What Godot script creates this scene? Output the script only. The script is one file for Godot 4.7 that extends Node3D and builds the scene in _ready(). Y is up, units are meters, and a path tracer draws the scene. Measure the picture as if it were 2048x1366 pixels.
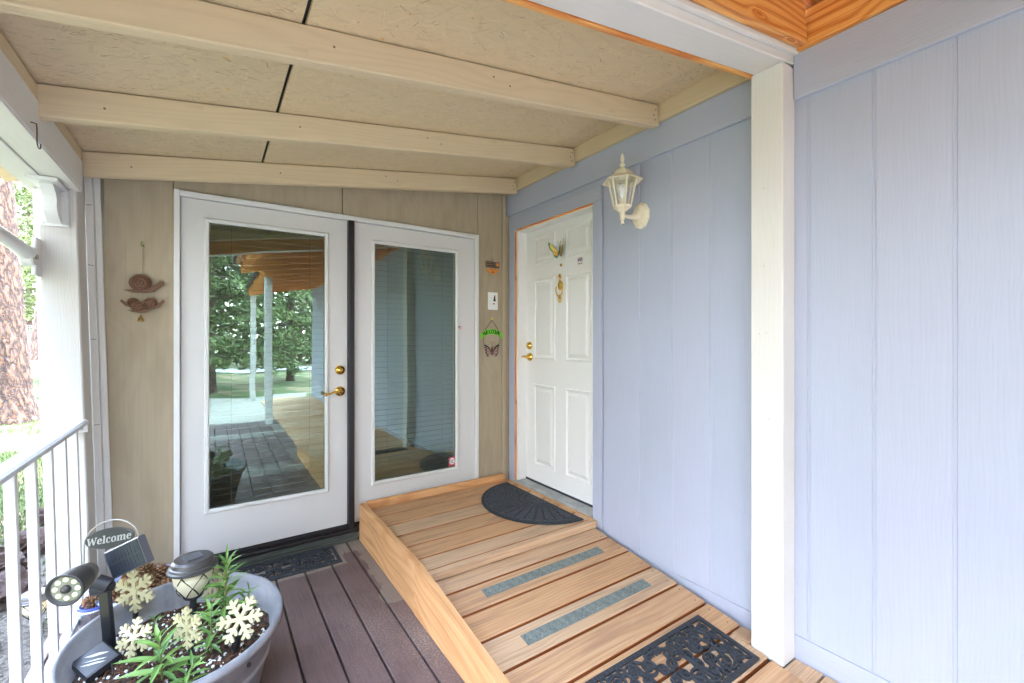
extends Node3D

const D := -0.065          # top of the brown deck
const LAND := 0.135        # top of the wooden landing
var rng := RandomNumberGenerator.new()
var used := {}
var M := {}
var T := {}

# ---------------------------------------------------------------- mesh building
class MB:
	var v := PackedVector3Array()
	var n := PackedVector3Array()
	var uv := PackedVector2Array()
	var col := PackedColorArray()
	var xf := Transform3D.IDENTITY
	var tint := Color(1, 1, 1)
	var colored := false

	func vert(p: Vector3, nn: Vector3, u: Vector2) -> void:
		v.append(xf * p)
		n.append((xf.basis * nn).normalized())
		uv.append(u)
		if colored:
			col.append(tint)

	func tri_n(a: Vector3, b: Vector3, c: Vector3, na: Vector3, nb: Vector3, nc: Vector3, ua := Vector2.ZERO, ub := Vector2.ZERO, uc := Vector2.ZERO) -> void:
		vert(a, na, ua)
		vert(c, nc, uc)
		vert(b, nb, ub)

	func tri(a: Vector3, b: Vector3, c: Vector3, ua := Vector2.ZERO, ub := Vector2.ZERO, uc := Vector2.ZERO) -> void:
		var nn := (b - a).cross(c - a)
		if nn.length_squared() < 1e-18:
			return
		nn = nn.normalized()
		tri_n(a, b, c, nn, nn, nn, ua, ub, uc)

	func quad(a: Vector3, b: Vector3, c: Vector3, d: Vector3, ua := Vector2(0, 0), ub := Vector2(1, 0), uc := Vector2(1, 1), ud := Vector2(0, 1)) -> void:
		tri(a, b, c, ua, ub, uc)
		tri(a, c, d, ua, uc, ud)

	# a prism along local x, its cross-section (y, z) counter-clockwise seen from +x
	func extrude_x(sec: PackedVector2Array, x0: float, x1: float, uo := Vector2.ZERO) -> void:
		var k := sec.size()
		var per := uo.y
		for i in k:
			var p := sec[i]
			var q := sec[(i + 1) % k]
			var l := p.distance_to(q)
			quad(Vector3(x0, p.x, p.y), Vector3(x0, q.x, q.y), Vector3(x1, q.x, q.y), Vector3(x1, p.x, p.y),
				Vector2(x0 + uo.x, per), Vector2(x0 + uo.x, per + l), Vector2(x1 + uo.x, per + l), Vector2(x1 + uo.x, per))
			per += l
		for i in range(1, k - 1):
			var a := sec[0]
			var b := sec[i]
			var c := sec[i + 1]
			tri(Vector3(x1, a.x, a.y), Vector3(x1, b.x, b.y), Vector3(x1, c.x, c.y), a * 0.3 + uo, b * 0.3 + uo, c * 0.3 + uo)
			tri(Vector3(x0, a.x, a.y), Vector3(x0, c.x, c.y), Vector3(x0, b.x, b.y), a * 0.3 + uo, c * 0.3 + uo, b * 0.3 + uo)

	func plank(l: float, t: float, w: float, ch: float, uo := Vector2.ZERO) -> void:
		var a := t / 2.0
		var b := w / 2.0
		var c := minf(ch, minf(a, b) * 0.9)
		extrude_x(PackedVector2Array([Vector2(a, -b + c), Vector2(a, b - c), Vector2(a - c, b), Vector2(-a + c, b), Vector2(-a, b - c), Vector2(-a, -b + c), Vector2(-a + c, -b), Vector2(a - c, -b)]), -l / 2, l / 2, uo)

	func box(c: Vector3, s: Vector3) -> void:
		var h := s / 2
		for ax in 3:
			for sg in [-1.0, 1.0]:
				var nn := Vector3.ZERO
				nn[ax] = sg
				var u := Vector3.ZERO
				u[(ax + 1) % 3] = 1
				var w := nn.cross(u)
				var o := c + nn * h[ax]
				var du := u * h[(ax + 1) % 3]
				var dw := w * h[(ax + 2) % 3]
				quad(o - du - dw, o + du - dw, o + du + dw, o - du + dw, Vector2(0, 0), Vector2(h[(ax + 1) % 3] * 2, 0), Vector2(h[(ax + 1) % 3] * 2, h[(ax + 2) % 3] * 2), Vector2(0, h[(ax + 2) % 3] * 2))

	# polygon in local xy (counter-clockwise seen from +z), from z0 to z1
	func prism(poly: PackedVector2Array, z0: float, z1: float, us := 1.0) -> void:
		var idx := Geometry2D.triangulate_polygon(poly)
		var area := 0.0
		for i in poly.size():
			area += poly[i].cross(poly[(i + 1) % poly.size()])
		for t in range(0, idx.size(), 3):
			var a := poly[idx[t]]
			var b := poly[idx[t + 1]]
			var c := poly[idx[t + 2]]
			if (b - a).cross(c - a) < 0:
				var s := b
				b = c
				c = s
			tri(Vector3(a.x, a.y, z1), Vector3(b.x, b.y, z1), Vector3(c.x, c.y, z1), a * us, b * us, c * us)
			tri(Vector3(a.x, a.y, z0), Vector3(c.x, c.y, z0), Vector3(b.x, b.y, z0), a * us, c * us, b * us)
		for i in poly.size():
			var p := poly[i]
			var q := poly[(i + 1) % poly.size()]
			if area < 0:
				var s2 := p
				p = q
				q = s2
			quad(Vector3(p.x, p.y, z0), Vector3(q.x, q.y, z0), Vector3(q.x, q.y, z1), Vector3(p.x, p.y, z1), p * us, q * us, q * us + Vector2(0, 0.02), p * us + Vector2(0, 0.02))

	func tube(pts: PackedVector3Array, rad: Variant, sides := 8, caps := true) -> void:
		var k := pts.size()
		var rings: Array[PackedVector3Array] = []
		var norms: Array[PackedVector3Array] = []
		var up := Vector3(0.31, 0.9, 0.17).normalized()
		var ln := 0.0
		var lens := PackedFloat32Array()
		for i in k:
			var d := (pts[mini(i + 1, k - 1)] - pts[maxi(i - 1, 0)]).normalized()
			var s := up.cross(d)
			if s.length() < 0.05:
				s = Vector3.RIGHT.cross(d)
			s = s.normalized()
			var w := d.cross(s).normalized()
			up = w
			var r: float = rad[i] if rad is PackedFloat32Array or rad is Array else rad
			var ring := PackedVector3Array()
			var nr := PackedVector3Array()
			for j in sides:
				var a := TAU * j / sides
				var o := s * cos(a) + w * sin(a)
				nr.append(o)
				ring.append(pts[i] + o * r)
			rings.append(ring)
			norms.append(nr)
			if i > 0:
				ln += pts[i].distance_to(pts[i - 1])
			lens.append(ln)
		for i in k - 1:
			for j in sides:
				var j2 := (j + 1) % sides
				var u0 := Vector2(lens[i], float(j) / sides)
				var u1 := Vector2(lens[i + 1], float(j + 1) / sides)
				tri_n(rings[i][j], rings[i][j2], rings[i + 1][j2], norms[i][j], norms[i][j2], norms[i + 1][j2], u0, Vector2(u0.x, u1.y), u1)
				tri_n(rings[i][j], rings[i + 1][j2], rings[i + 1][j], norms[i][j], norms[i + 1][j2], norms[i + 1][j], u0, u1, Vector2(u1.x, u0.y))
		if caps:
			for j in range(1, sides - 1):
				tri(rings[0][0], rings[0][j + 1], rings[0][j])
				tri(rings[k - 1][0], rings[k - 1][j], rings[k - 1][j + 1])

	# profile of (radius, y) from bottom to top outside; smooth = share normals along the profile
	func lathe(prof: PackedVector2Array, segs := 32, sx := 1.0, sz := 1.0, smooth := false, ribs := 0.0, ribn := 0) -> void:
		var k := prof.size()
		for i in k - 1:
			var p := prof[i]
			var q := prof[i + 1]
			if p.distance_to(q) < 1e-7:
				continue
			var d := (q - p).normalized()
			var np := Vector2(d.y, -d.x)
			var n0 := np
			var n1 := np
			if smooth:
				if i > 0:
					var e := (p - prof[i - 1]).normalized()
					n0 = (np + Vector2(e.y, -e.x)).normalized()
				if i < k - 2:
					var e2 := (prof[i + 2] - q).normalized()
					n1 = (np + Vector2(e2.y, -e2.x)).normalized()
			for j in segs:
				var a := TAU * j / segs
				var b := TAU * (j + 1) / segs
				var ra := 1.0 + ribs * cos(a * ribn)
				var rb := 1.0 + ribs * cos(b * ribn)
				var ca := Vector3(cos(a) * sx, 0, sin(a) * sz)
				var cb := Vector3(cos(b) * sx, 0, sin(b) * sz)
				var A := ca * p.x * ra + Vector3(0, p.y, 0)
				var B := cb * p.x * rb + Vector3(0, p.y, 0)
				var C := cb * q.x * rb + Vector3(0, q.y, 0)
				var E := ca * q.x * ra + Vector3(0, q.y, 0)
				var ha := Vector3(cos(a) / sx, 0, sin(a) / sz).normalized()
				var hb := Vector3(cos(b) / sx, 0, sin(b) / sz).normalized()
				if segs <= 10 and not smooth:
					ha = (ha + hb).normalized()
					hb = ha
				var u0 := Vector2(float(j) / segs, p.y)
				var u1 := Vector2(float(j + 1) / segs, q.y)
				tri_n(A, C, B, ha * n0.x + Vector3(0, n0.y, 0), hb * n1.x + Vector3(0, n1.y, 0), hb * n0.x + Vector3(0, n0.y, 0), u0, u1, Vector2(u1.x, u0.y))
				tri_n(A, E, C, ha * n0.x + Vector3(0, n0.y, 0), ha * n1.x + Vector3(0, n1.y, 0), hb * n1.x + Vector3(0, n1.y, 0), u0, Vector2(u0.x, u1.y), u1)

	# a flat ribbon lying in local xz with its top at y1, following points (x, z)
	func ribbon(pts: PackedVector2Array, w: float, y0: float, y1: float) -> void:
		var k := pts.size()
		for i in k - 1:
			var d0 := (pts[mini(i + 1, k - 1)] - pts[maxi(i - 1, 0)]).normalized().orthogonal() * w / 2
			var d1 := (pts[mini(i + 2, k - 1)] - pts[i]).normalized().orthogonal() * w / 2
			var ym := y0 + (y1 - y0) * 0.55
			var rows: Array[PackedVector3Array] = []
			for e in [[pts[i], d0], [pts[i + 1], d1]]:
				var p: Vector2 = e[0]
				var d: Vector2 = e[1]
				var r := PackedVector3Array()
				for s in [[1.0, y0], [1.0, ym], [0.6, y1], [-0.6, y1], [-1.0, ym], [-1.0, y0]]:
					r.append(Vector3(p.x + d.x * s[0], s[1], p.y + d.y * s[0]))
				rows.append(r)
			for j in 5:
				quad(rows[0][j], rows[0][j + 1], rows[1][j + 1], rows[1][j])

	# two surfaces: what faces up, and all the rest (the darker orange sides of a board)
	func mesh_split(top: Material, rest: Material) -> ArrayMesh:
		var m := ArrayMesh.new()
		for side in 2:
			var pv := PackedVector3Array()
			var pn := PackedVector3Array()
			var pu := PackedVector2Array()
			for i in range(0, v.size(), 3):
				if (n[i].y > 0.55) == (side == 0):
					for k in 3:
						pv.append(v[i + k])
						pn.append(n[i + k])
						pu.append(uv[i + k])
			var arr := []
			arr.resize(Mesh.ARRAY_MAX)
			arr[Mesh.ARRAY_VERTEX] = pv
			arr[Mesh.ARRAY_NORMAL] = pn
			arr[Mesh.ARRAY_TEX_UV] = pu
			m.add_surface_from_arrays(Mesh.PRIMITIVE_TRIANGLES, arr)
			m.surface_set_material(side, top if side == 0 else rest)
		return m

	func mesh() -> ArrayMesh:
		var arr := []
		arr.resize(Mesh.ARRAY_MAX)
		arr[Mesh.ARRAY_VERTEX] = v
		arr[Mesh.ARRAY_NORMAL] = n
		arr[Mesh.ARRAY_TEX_UV] = uv
		if colored:
			arr[Mesh.ARRAY_COLOR] = col
		var m := ArrayMesh.new()
		m.add_surface_from_arrays(Mesh.PRIMITIVE_TRIANGLES, arr)
		return m

# ---------------------------------------------------------------- nodes
func numbered(called: String) -> String:
	if not used.has(called):
		used[called] = 0
		return called
	used[called] += 1
	return "%s_%03d" % [called, used[called]]

func thing(called: String, label: String, category: String, group := "", at := Vector3.ZERO) -> Node3D:
	var o := Node3D.new()
	o.name = numbered(called)
	add_child(o)
	o.position = at
	tag(o, label, category, group)
	return o

func tag(o: Node3D, label: String, category: String, group := "") -> void:
	o.set_meta("label", label)
	o.set_meta("category", category)
	if group:
		o.set_meta("group", group)

func part(parent: Node3D, called: String, m: Mesh, mat: Material, xf := Transform3D.IDENTITY) -> MeshInstance3D:
	var o := MeshInstance3D.new()
	o.mesh = m
	o.material_override = mat
	o.transform = xf
	if parent == self:
		o.name = numbered(called)
		add_child(o)
	else:
		o.name = called
		parent.add_child(o, true)
	return o

# a chamfered board: axis-aligned box between two corners, grain along the longest side (or the axis given)
func board(parent: Node3D, called: String, a: Vector3, b: Vector3, mat: Material, ch := 0.003, axis := -1) -> MeshInstance3D:
	var s := (b - a).abs()
	var c := (a + b) / 2
	if axis < 0:
		axis = s.max_axis_index()
	var mb := MB.new()
	var bs := Basis.IDENTITY
	var l := s[axis]
	var t := s[(axis + 1) % 3]
	var w := s[(axis + 2) % 3]
	if axis == 1:
		bs = Basis(Vector3(0, 1, 0), Vector3(0, 0, 1), Vector3(1, 0, 0))
	elif axis == 2:
		bs = Basis(Vector3(0, 0, 1), Vector3(1, 0, 0), Vector3(0, 1, 0))
	mb.xf = Transform3D(bs, Vector3.ZERO)
	mb.plank(l, t, w, ch, Vector2(rng.randf() * 5, rng.randf() * 5))
	return part(parent, called, mb.mesh(), mat, Transform3D(Basis.IDENTITY, c))

# a board lying flat along x whose sides are a darker orange than its top
func flat_board(parent: Node3D, called: String, a: Vector3, b: Vector3, top: Material, ch := 0.004) -> MeshInstance3D:
	var s := (b - a).abs()
	var mb := MB.new()
	mb.plank(s.x, s.y, s.z, ch, Vector2(rng.randf() * 5, rng.randf() * 5))
	return part(parent, called, mb.mesh_split(top, M.side_orange), null, Transform3D(Basis.IDENTITY, (a + b) / 2))

func at(p: Vector3, yaw := 0.0, pitch := 0.0, roll := 0.0) -> Transform3D:
	return Transform3D(Basis.from_euler(Vector3(deg_to_rad(pitch), deg_to_rad(yaw), deg_to_rad(roll))), p)

# ---------------------------------------------------------------- textures
func srgb(r: float, g: float, b: float) -> Color:
	return Color(r / 255.0, g / 255.0, b / 255.0)

func noise_bytes(sd: int, freq: float, w: int, h: int, ow: int, oh: int, octaves := 3) -> PackedByteArray:
	var f := FastNoiseLite.new()
	f.seed = sd
	f.noise_type = FastNoiseLite.TYPE_SIMPLEX_SMOOTH
	f.frequency = freq
	f.fractal_octaves = octaves
	var im := f.get_seamless_image(w, h, false, false, 0.15, true)
	im.convert(Image.FORMAT_L8)
	if ow != w or oh != h:
		im.resize(ow, oh, Image.INTERPOLATE_CUBIC)
	return im.get_data()

func tex(w: int, h: int, data: PackedByteArray, fmt := Image.FORMAT_RGB8) -> ImageTexture:
	return ImageTexture.create_from_image(Image.create_from_data(w, h, false, fmt, data))

# grain along u. Returns [colour, height]
func wood(sd: int, w: int, h: int, light: Color, dark: Color, rings: float, warp: float, ringk: float, finek: float, knots: int, stain := 0.0, stain_col := Color(0.3, 0.2, 0.15)) -> Array:
	var low := noise_bytes(sd, 0.02, 64, 64, w, h, 2)
	var fine := noise_bytes(sd + 1, 0.16, 14, h, w, h, 3)
	var dust := noise_bytes(sd + 2, 0.018, 128, 256, w, h, 4)
	var r := RandomNumberGenerator.new()
	r.seed = sd
	var kn := []
	for i in knots:
		kn.append([r.randf() * w, r.randf() * h, r.randf_range(5, 11)])
	var rgb := PackedByteArray()
	rgb.resize(w * h * 3)
	var hh := PackedByteArray()
	hh.resize(w * h)
	for y in h:
		for x in w:
			var i := y * w + x
			var ph := float(y) / h * rings + (low[i] / 255.0 - 0.5) * warp
			var kd := 0.0
			for k in kn:
				var dx: float = (x - k[0]) / 2.2
				var dy: float = y - k[1]
				var q: float = (dx * dx + dy * dy) / (k[2] * k[2])
				if q < 9.0:
					ph += 1.6 * exp(-q)
					if q < 1.0:
						kd = maxf(kd, 1.0 - q)
			var s := 0.5 + 0.5 * sin(ph * TAU)
			s = s * s
			var f := fine[i] / 255.0
			var t := clampf(ringk * s + finek * (f - 0.35) + kd * 0.7, 0, 1)
			var c := light.lerp(dark, t)
			if stain > 0.0:
				c = c.lerp(stain_col, stain * clampf((dust[i] / 255.0 - 0.52) * 3.0, 0, 1))
			rgb[i * 3] = int(c.r * 255)
			rgb[i * 3 + 1] = int(c.g * 255)
			rgb[i * 3 + 2] = int(c.b * 255)
			hh[i] = int(clampf(0.75 - 0.45 * ringk * s - 0.5 * (f - 0.4), 0, 1) * 255)
	return [tex(w, h, rgb), tex(w, h, hh, Image.FORMAT_L8)]

func mat(col: Color, rough := 0.7, metal := 0.0) -> StandardMaterial3D:
	var m := StandardMaterial3D.new()
	m.albedo_color = col
	m.roughness = rough
	m.metallic = metal
	return m

func textured(t: Array, su: float, sv: float, rough: float, bump: float, tint := Color.WHITE) -> StandardMaterial3D:
	var m := mat(tint, rough)
	m.albedo_texture = t[0]
	m.uv1_scale = Vector3(su, sv, 1)
	if bump > 0 and t[1]:
		m.heightmap_enabled = true
		m.heightmap_texture = t[1]
		m.heightmap_scale = bump
	return m

func osb(sd: int, specks: int, base: Color) -> Array:
	var w := 1024
	var im := Image.create(w, w, false, Image.FORMAT_RGB8)
	im.fill(base)
	var hi := Image.create(w, w, false, Image.FORMAT_L8)
	hi.fill(Color(0.5, 0.5, 0.5))
	var r := RandomNumberGenerator.new()
	r.seed = sd
	for i in 3800 + specks:
		var speck := i >= 3800
		var p := Vector2(r.randf() * w, r.randf() * w)
		var a := r.randfn(0.0, 0.7 if not speck else 0.45)
		var l := int(r.randf_range(14, 60) if not speck else r.randf_range(3, 22))
		var wd := r.randi_range(2, 7) if not speck else 1
		var d := Vector2(cos(a), sin(a))
		var o := d.orthogonal()
		var k := r.randf_range(-0.035, 0.03)
		var c := Color(base.r + k, base.g + k, base.b + k * 0.8)
		var hv := r.randf_range(0.35, 0.65)
		if speck:
			c = base.darkened(r.randf_range(0.08, 0.5))
			hv = 0.2
		elif i > 3780:
			c = srgb(222, 160, 70)
			l = r.randi_range(6, 16)
			wd = 4
		for s in l:
			for q in wd:
				var pp := p + d * s + o * q
				var x := posmod(int(pp.x), w)
				var y := posmod(int(pp.y), w)
				im.set_pixel(x, y, c)
				hi.set_pixel(x, y, Color(hv, hv, hv))
	return [ImageTexture.create_from_image(im), ImageTexture.create_from_image(hi)]

const DX0 := -2.75
const DZ0 := -0.1
func deck_picture() -> Array:
	var w := 800
	var h := 1000
	var fine := noise_bytes(71, 0.2, 800, 40, w, h, 3)
	var blot := noise_bytes(72, 0.035, 200, 250, w, h, 4)
	var spot := noise_bytes(73, 0.16, 800, 1000, w, h, 4)
	var rgb := PackedByteArray()
	rgb.resize(w * h * 3)
	var hh := PackedByteArray()
	hh.resize(w * h)
	var brown := srgb(112, 92, 88)
	var dark := srgb(82, 66, 62)
	var pale := srgb(168, 163, 148)
	for y in h:
		for x in w:
			var i := y * w + x
			var px := DX0 + 1.6 * x / w
			var pz := DZ0 + 2.0 * y / h
			var f := fine[i] / 255.0
			var b := blot[i] / 255.0
			var s := spot[i] / 255.0
			var c := brown.lerp(dark, clampf((f - 0.4) * 0.9 + (b - 0.5) * 0.7, 0, 1))
			var worn := clampf((s - 0.66) * 1.6, 0, 0.35) * clampf((b - 0.35) * 2.5, 0, 1)
			# bare wood left where the mat and the ramp used to lie
			var wob := (b - 0.5) * 0.05 + (f - 0.5) * 0.02
			if px > -2.16 and px < -1.365 + wob * 0.4 and pz < 0.285 + wob * 0.4:
				worn = maxf(worn, 0.72)
			if pz < 0.16 + wob * 2.0 and px > -1.40:
				worn = maxf(worn, 0.75)
			if px > -1.262 - 0.03 * sin(pz * 4.0) + wob and pz < 0.80 + wob:
				worn = maxf(worn, 0.6)
			var rr := Vector2(px + 1.25, (pz - 0.74) * 0.8).length()
			if rr < 0.075 + wob * 0.5 and px > -1.36:
				worn = maxf(worn, 0.6)
			var rd := Vector2((px + 1.42) * 1.3, (pz - 0.95) * 0.7).length()
			worn = maxf(worn, clampf((s - 0.42 - rd * 0.9) * 2.2, 0, 0.5))
			rd = Vector2((px + 1.26) * 2.0, (pz - 1.15) * 0.8).length()
			worn = maxf(worn, clampf((s - 0.30 - rd * 1.3) * 2.4, 0, 0.65))
			c = c.lerp(pale, worn * (0.65 + 0.6 * (f - 0.3)))
			rgb[i * 3] = clampi(int(c.r * 255), 0, 255)
			rgb[i * 3 + 1] = clampi(int(c.g * 255), 0, 255)
			rgb[i * 3 + 2] = clampi(int(c.b * 255), 0, 255)
			hh[i] = int(clampf(0.7 - 0.5 * (f - 0.4) - 0.2 * worn, 0, 1) * 255)
	return [tex(w, h, rgb), tex(w, h, hh, Image.FORMAT_L8)]

func bark_tex() -> Array:
	var w := 512
	var h := 512
	var a := noise_bytes(81, 0.03, 128, 256, w, h, 4)
	var b := noise_bytes(82, 0.06, 512, 256, w, h, 3)
	var rgb := PackedByteArray()
	rgb.resize(w * h * 3)
	var hh := PackedByteArray()
	hh.resize(w * h)
	for i in w * h:
		var s := absf(a[i] / 255.0 - 0.5) * 2.0
		var f := b[i] / 255.0
		var c := srgb(38, 29, 26).lerp(srgb(88, 68, 57), clampf(s * 2.0, 0, 1))
		c = c.lerp(srgb(112, 74, 44), clampf((f - 0.55) * 3.0, 0, 0.75))
		c = c.lerp(srgb(78, 75, 73), clampf((0.4 - f) * 3.0, 0, 0.6))
		rgb[i * 3] = int(c.r * 255)
		rgb[i * 3 + 1] = int(c.g * 255)
		rgb[i * 3 + 2] = int(c.b * 255)
		hh[i] = int(clampf(s * 1.6, 0, 1) * 200 + f * 50)
	return [tex(w, h, rgb), tex(w, h, hh, Image.FORMAT_L8)]

func two_tone(sd: int, w: int, freq: float, a: Color, b: Color, lo: float, hi: float, fine_k := 0.1) -> Array:
	var n1 := noise_bytes(sd, freq, w, w, w, w, 4)
	var n2 := noise_bytes(sd + 1, 0.2, w, w, w, w, 2)
	var rgb := PackedByteArray()
	rgb.resize(w * w * 3)
	for i in w * w:
		var t := clampf((n1[i] / 255.0 - lo) / (hi - lo), 0, 1)
		var k := 1.0 + fine_k * (n2[i] / 255.0 - 0.5) * 2.0
		var c := a.lerp(b, t) * k
		rgb[i * 3] = clampi(int(c.r * 255), 0, 255)
		rgb[i * 3 + 1] = clampi(int(c.g * 255), 0, 255)
		rgb[i * 3 + 2] = clampi(int(c.b * 255), 0, 255)
	return [tex(w, w, rgb), tex(w, w, n2, Image.FORMAT_L8)]

func make_materials() -> void:
	var paint := wood(11, 256, 512, Color(0.98, 0.98, 0.98), Color(0.94, 0.94, 0.94), 16, 2.2, 0.2, 0.5, 2)
	var rough := wood(15, 256, 512, Color(1.0, 1.0, 1.0), Color(0.965, 0.965, 0.965), 36, 3.0, 0.35, 0.9, 0)
	var taupe := wood(17, 256, 512, Color(1.0, 0.99, 0.98), Color(0.93, 0.925, 0.92), 17, 2.6, 0.25, 0.7, 1, 0.35, Color(0.84, 0.83, 0.82))
	M.white = textured(paint, 1.0, 3.0, 0.5, 0.05, srgb(230, 228, 224))
	M.white_rough = textured(rough, 1.2, 2.6, 0.55, 0.08, srgb(208, 204, 198))
	M.blue = textured(rough, 1.0, 2.2, 0.6, 0.06, srgb(180, 186, 205))
	M.blue2 = textured(rough, 0.9, 2.4, 0.6, 0.06, srgb(178, 185, 204))
	M.blue_trim = textured(rough, 1.3, 1.7, 0.6, 0.09, srgb(179, 185, 204))
	M.tan = textured(taupe, 0.62, 0.9, 0.75, 0.07, srgb(178, 165, 142))
	M.tan_trim = textured(paint, 1.0, 3.0, 0.7, 0.05, srgb(187, 172, 146))
	T.osb1 = osb(31, 500, srgb(216, 196, 161))
	T.osb2 = osb(32, 2300, srgb(210, 191, 158))
	M.osb = textured(T.osb1, 0.65, 0.65, 0.85, 0.22)
	M.osb_worn = textured(T.osb2, 0.65, 0.65, 0.85, 0.22)
	var rafter := wood(19, 512, 256, Color(1, 1, 1), Color(0.93, 0.925, 0.92), 8, 2.5, 0.35, 0.35, 3)
	M.rafter = textured(rafter, 0.7, 4.0, 0.7, 0.05, srgb(214, 195, 162))
	for i in 3:
		var t := wood(41 + i * 7, 512, 256, srgb(218, 186, 150), srgb(186, 142, 104), 9 + i * 5, 1.4, 0.3, 0.95, 1, 0.42, srgb(164, 134, 112))
		M["plank%d" % i] = textured(t, 0.8, 3.6, 0.72, 0.14)
		M["plank%d" % (i + 3)] = textured(t, 0.72, 3.2, 0.72, 0.14, [srgb(250, 238, 226), srgb(236, 226, 216), srgb(255, 240, 222)][i])
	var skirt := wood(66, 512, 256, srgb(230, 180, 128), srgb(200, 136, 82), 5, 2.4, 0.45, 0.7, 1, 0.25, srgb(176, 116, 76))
	M.skirt = textured(skirt, 0.7, 3.0, 0.68, 0.12)
	var fir := wood(67, 512, 256, srgb(242, 180, 102), srgb(196, 106, 40), 8, 1.8, 0.6, 0.75, 2)
	M.side_orange = textured(skirt, 0.9, 3.0, 0.75, 0.06, srgb(206, 158, 112))  # darker orange for board sides, seen in the gaps between boards
	M.fir = textured(fir, 0.8, 3.0, 0.5, 0.1)
	M.raw_edge = textured(fir, 1.0, 3.0, 0.7, 0.05, srgb(255, 236, 210))
	T.deck = deck_picture()
	M.deck = textured(T.deck, 1.0, 1.0, 0.62, 0.16)
	var grey := wood(77, 512, 256, srgb(96, 102, 98), srgb(50, 54, 52), 22, 2.0, 0.6, 0.9, 0)
	M.weathered = textured(grey, 1.2, 4.0, 0.85, 0.35)
	M.bark = textured(bark_tex(), 0.6, 2.0, 0.95, 3.0)
	M.nail = mat(srgb(108, 96, 80), 0.7)
	M.door_white = mat(srgb(236, 235, 233), 0.38)
	M.french_white = mat(srgb(214, 213, 212), 0.36)
	M.vinyl = mat(srgb(224, 224, 223), 0.35)
	M.bronze = mat(srgb(44, 42, 46), 0.35, 0.3)
	M.brass = mat(srgb(224, 182, 92), 0.16, 1.0)
	M.black = mat(srgb(34, 35, 38), 0.5)
	M.black_gloss = mat(srgb(24, 24, 27), 0.3)
	M.rubber = textured(two_tone(91, 256, 0.05, srgb(62, 66, 72), srgb(46, 49, 55), 0.3, 0.7, 0.35), 6, 6, 0.85, 0.1)
	M.rubber.uv1_triplanar = true
	M.carpet = textured(two_tone(92, 256, 0.08, srgb(66, 70, 78), srgb(86, 90, 98), 0.35, 0.75, 0.6), 5, 5, 0.98, 0.5)
	M.carpet.uv1_triplanar = true
	M.grip = textured(two_tone(93, 256, 0.04, srgb(120, 129, 124), srgb(134, 143, 136), 0.3, 0.75, 0.22), 3, 3, 0.9, 0.15)
	M.grip.uv1_triplanar = true
	M.sill = textured(two_tone(94, 256, 0.02, srgb(186, 188, 188), srgb(160, 164, 164), 0.35, 0.7, 0.06), 2, 2, 0.6, 0.05)
	M.sill.uv1_triplanar = true
	var g := mat(Color(0.80, 0.90, 0.85, 0.30), 0.0, 1.0)
	g.transparency = BaseMaterial3D.TRANSPARENCY_ALPHA
	var one := Image.create(2, 2, false, Image.FORMAT_RGB8)
	one.fill(Color.WHITE)
	g.albedo_texture = ImageTexture.create_from_image(one)
	M.coated_glass = g
	var cg := mat(Color(1, 1, 1, 0.06), 0.02)
	cg.transparency = BaseMaterial3D.TRANSPARENCY_ALPHA
	M.clear_glass = cg
	M.cream = mat(srgb(240, 230, 205), 0.45)
	M.zinc = textured(two_tone(95, 256, 0.05, srgb(160, 164, 170), srgb(196, 200, 206), 0.3, 0.7, 0.1), 4, 4, 0.4, 0.0)
	M.zinc.metallic = 0.7
	M.tub = textured(two_tone(96, 512, 0.012, srgb(122, 123, 128), srgb(146, 145, 146), 0.35, 0.7, 0.05), 2.5, 2.5, 0.42, 0.03)
	M.tub.uv1_triplanar = true
	M.soil = textured(two_tone(97, 512, 0.06, srgb(58, 46, 40), srgb(92, 74, 60), 0.35, 0.7, 0.5), 4, 4, 0.98, 1.2)
	M.soil.uv1_triplanar = true
	M.soil_bed = textured(two_tone(197, 256, 0.05, srgb(84, 78, 70), srgb(58, 52, 46), 0.35, 0.7, 0.4), 1.5, 1.5, 1.0, 1.0)
	M.chip = mat(srgb(104, 72, 52), 0.95)
	M.perlite = mat(srgb(226, 226, 222), 0.9)
	M.ground = textured(two_tone(98, 1024, 0.008, srgb(118, 104, 78), srgb(62, 80, 36), 0.42, 0.60, 0.35), 0.09, 0.09, 1.0, 0.0)
	M.gravel = textured(two_tone(99, 512, 0.12, srgb(120, 116, 110), srgb(176, 172, 164), 0.3, 0.7, 0.5), 0.5, 0.5, 1.0, 2.0)
	M.asphalt = mat(srgb(150, 150, 152), 0.9)

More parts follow.
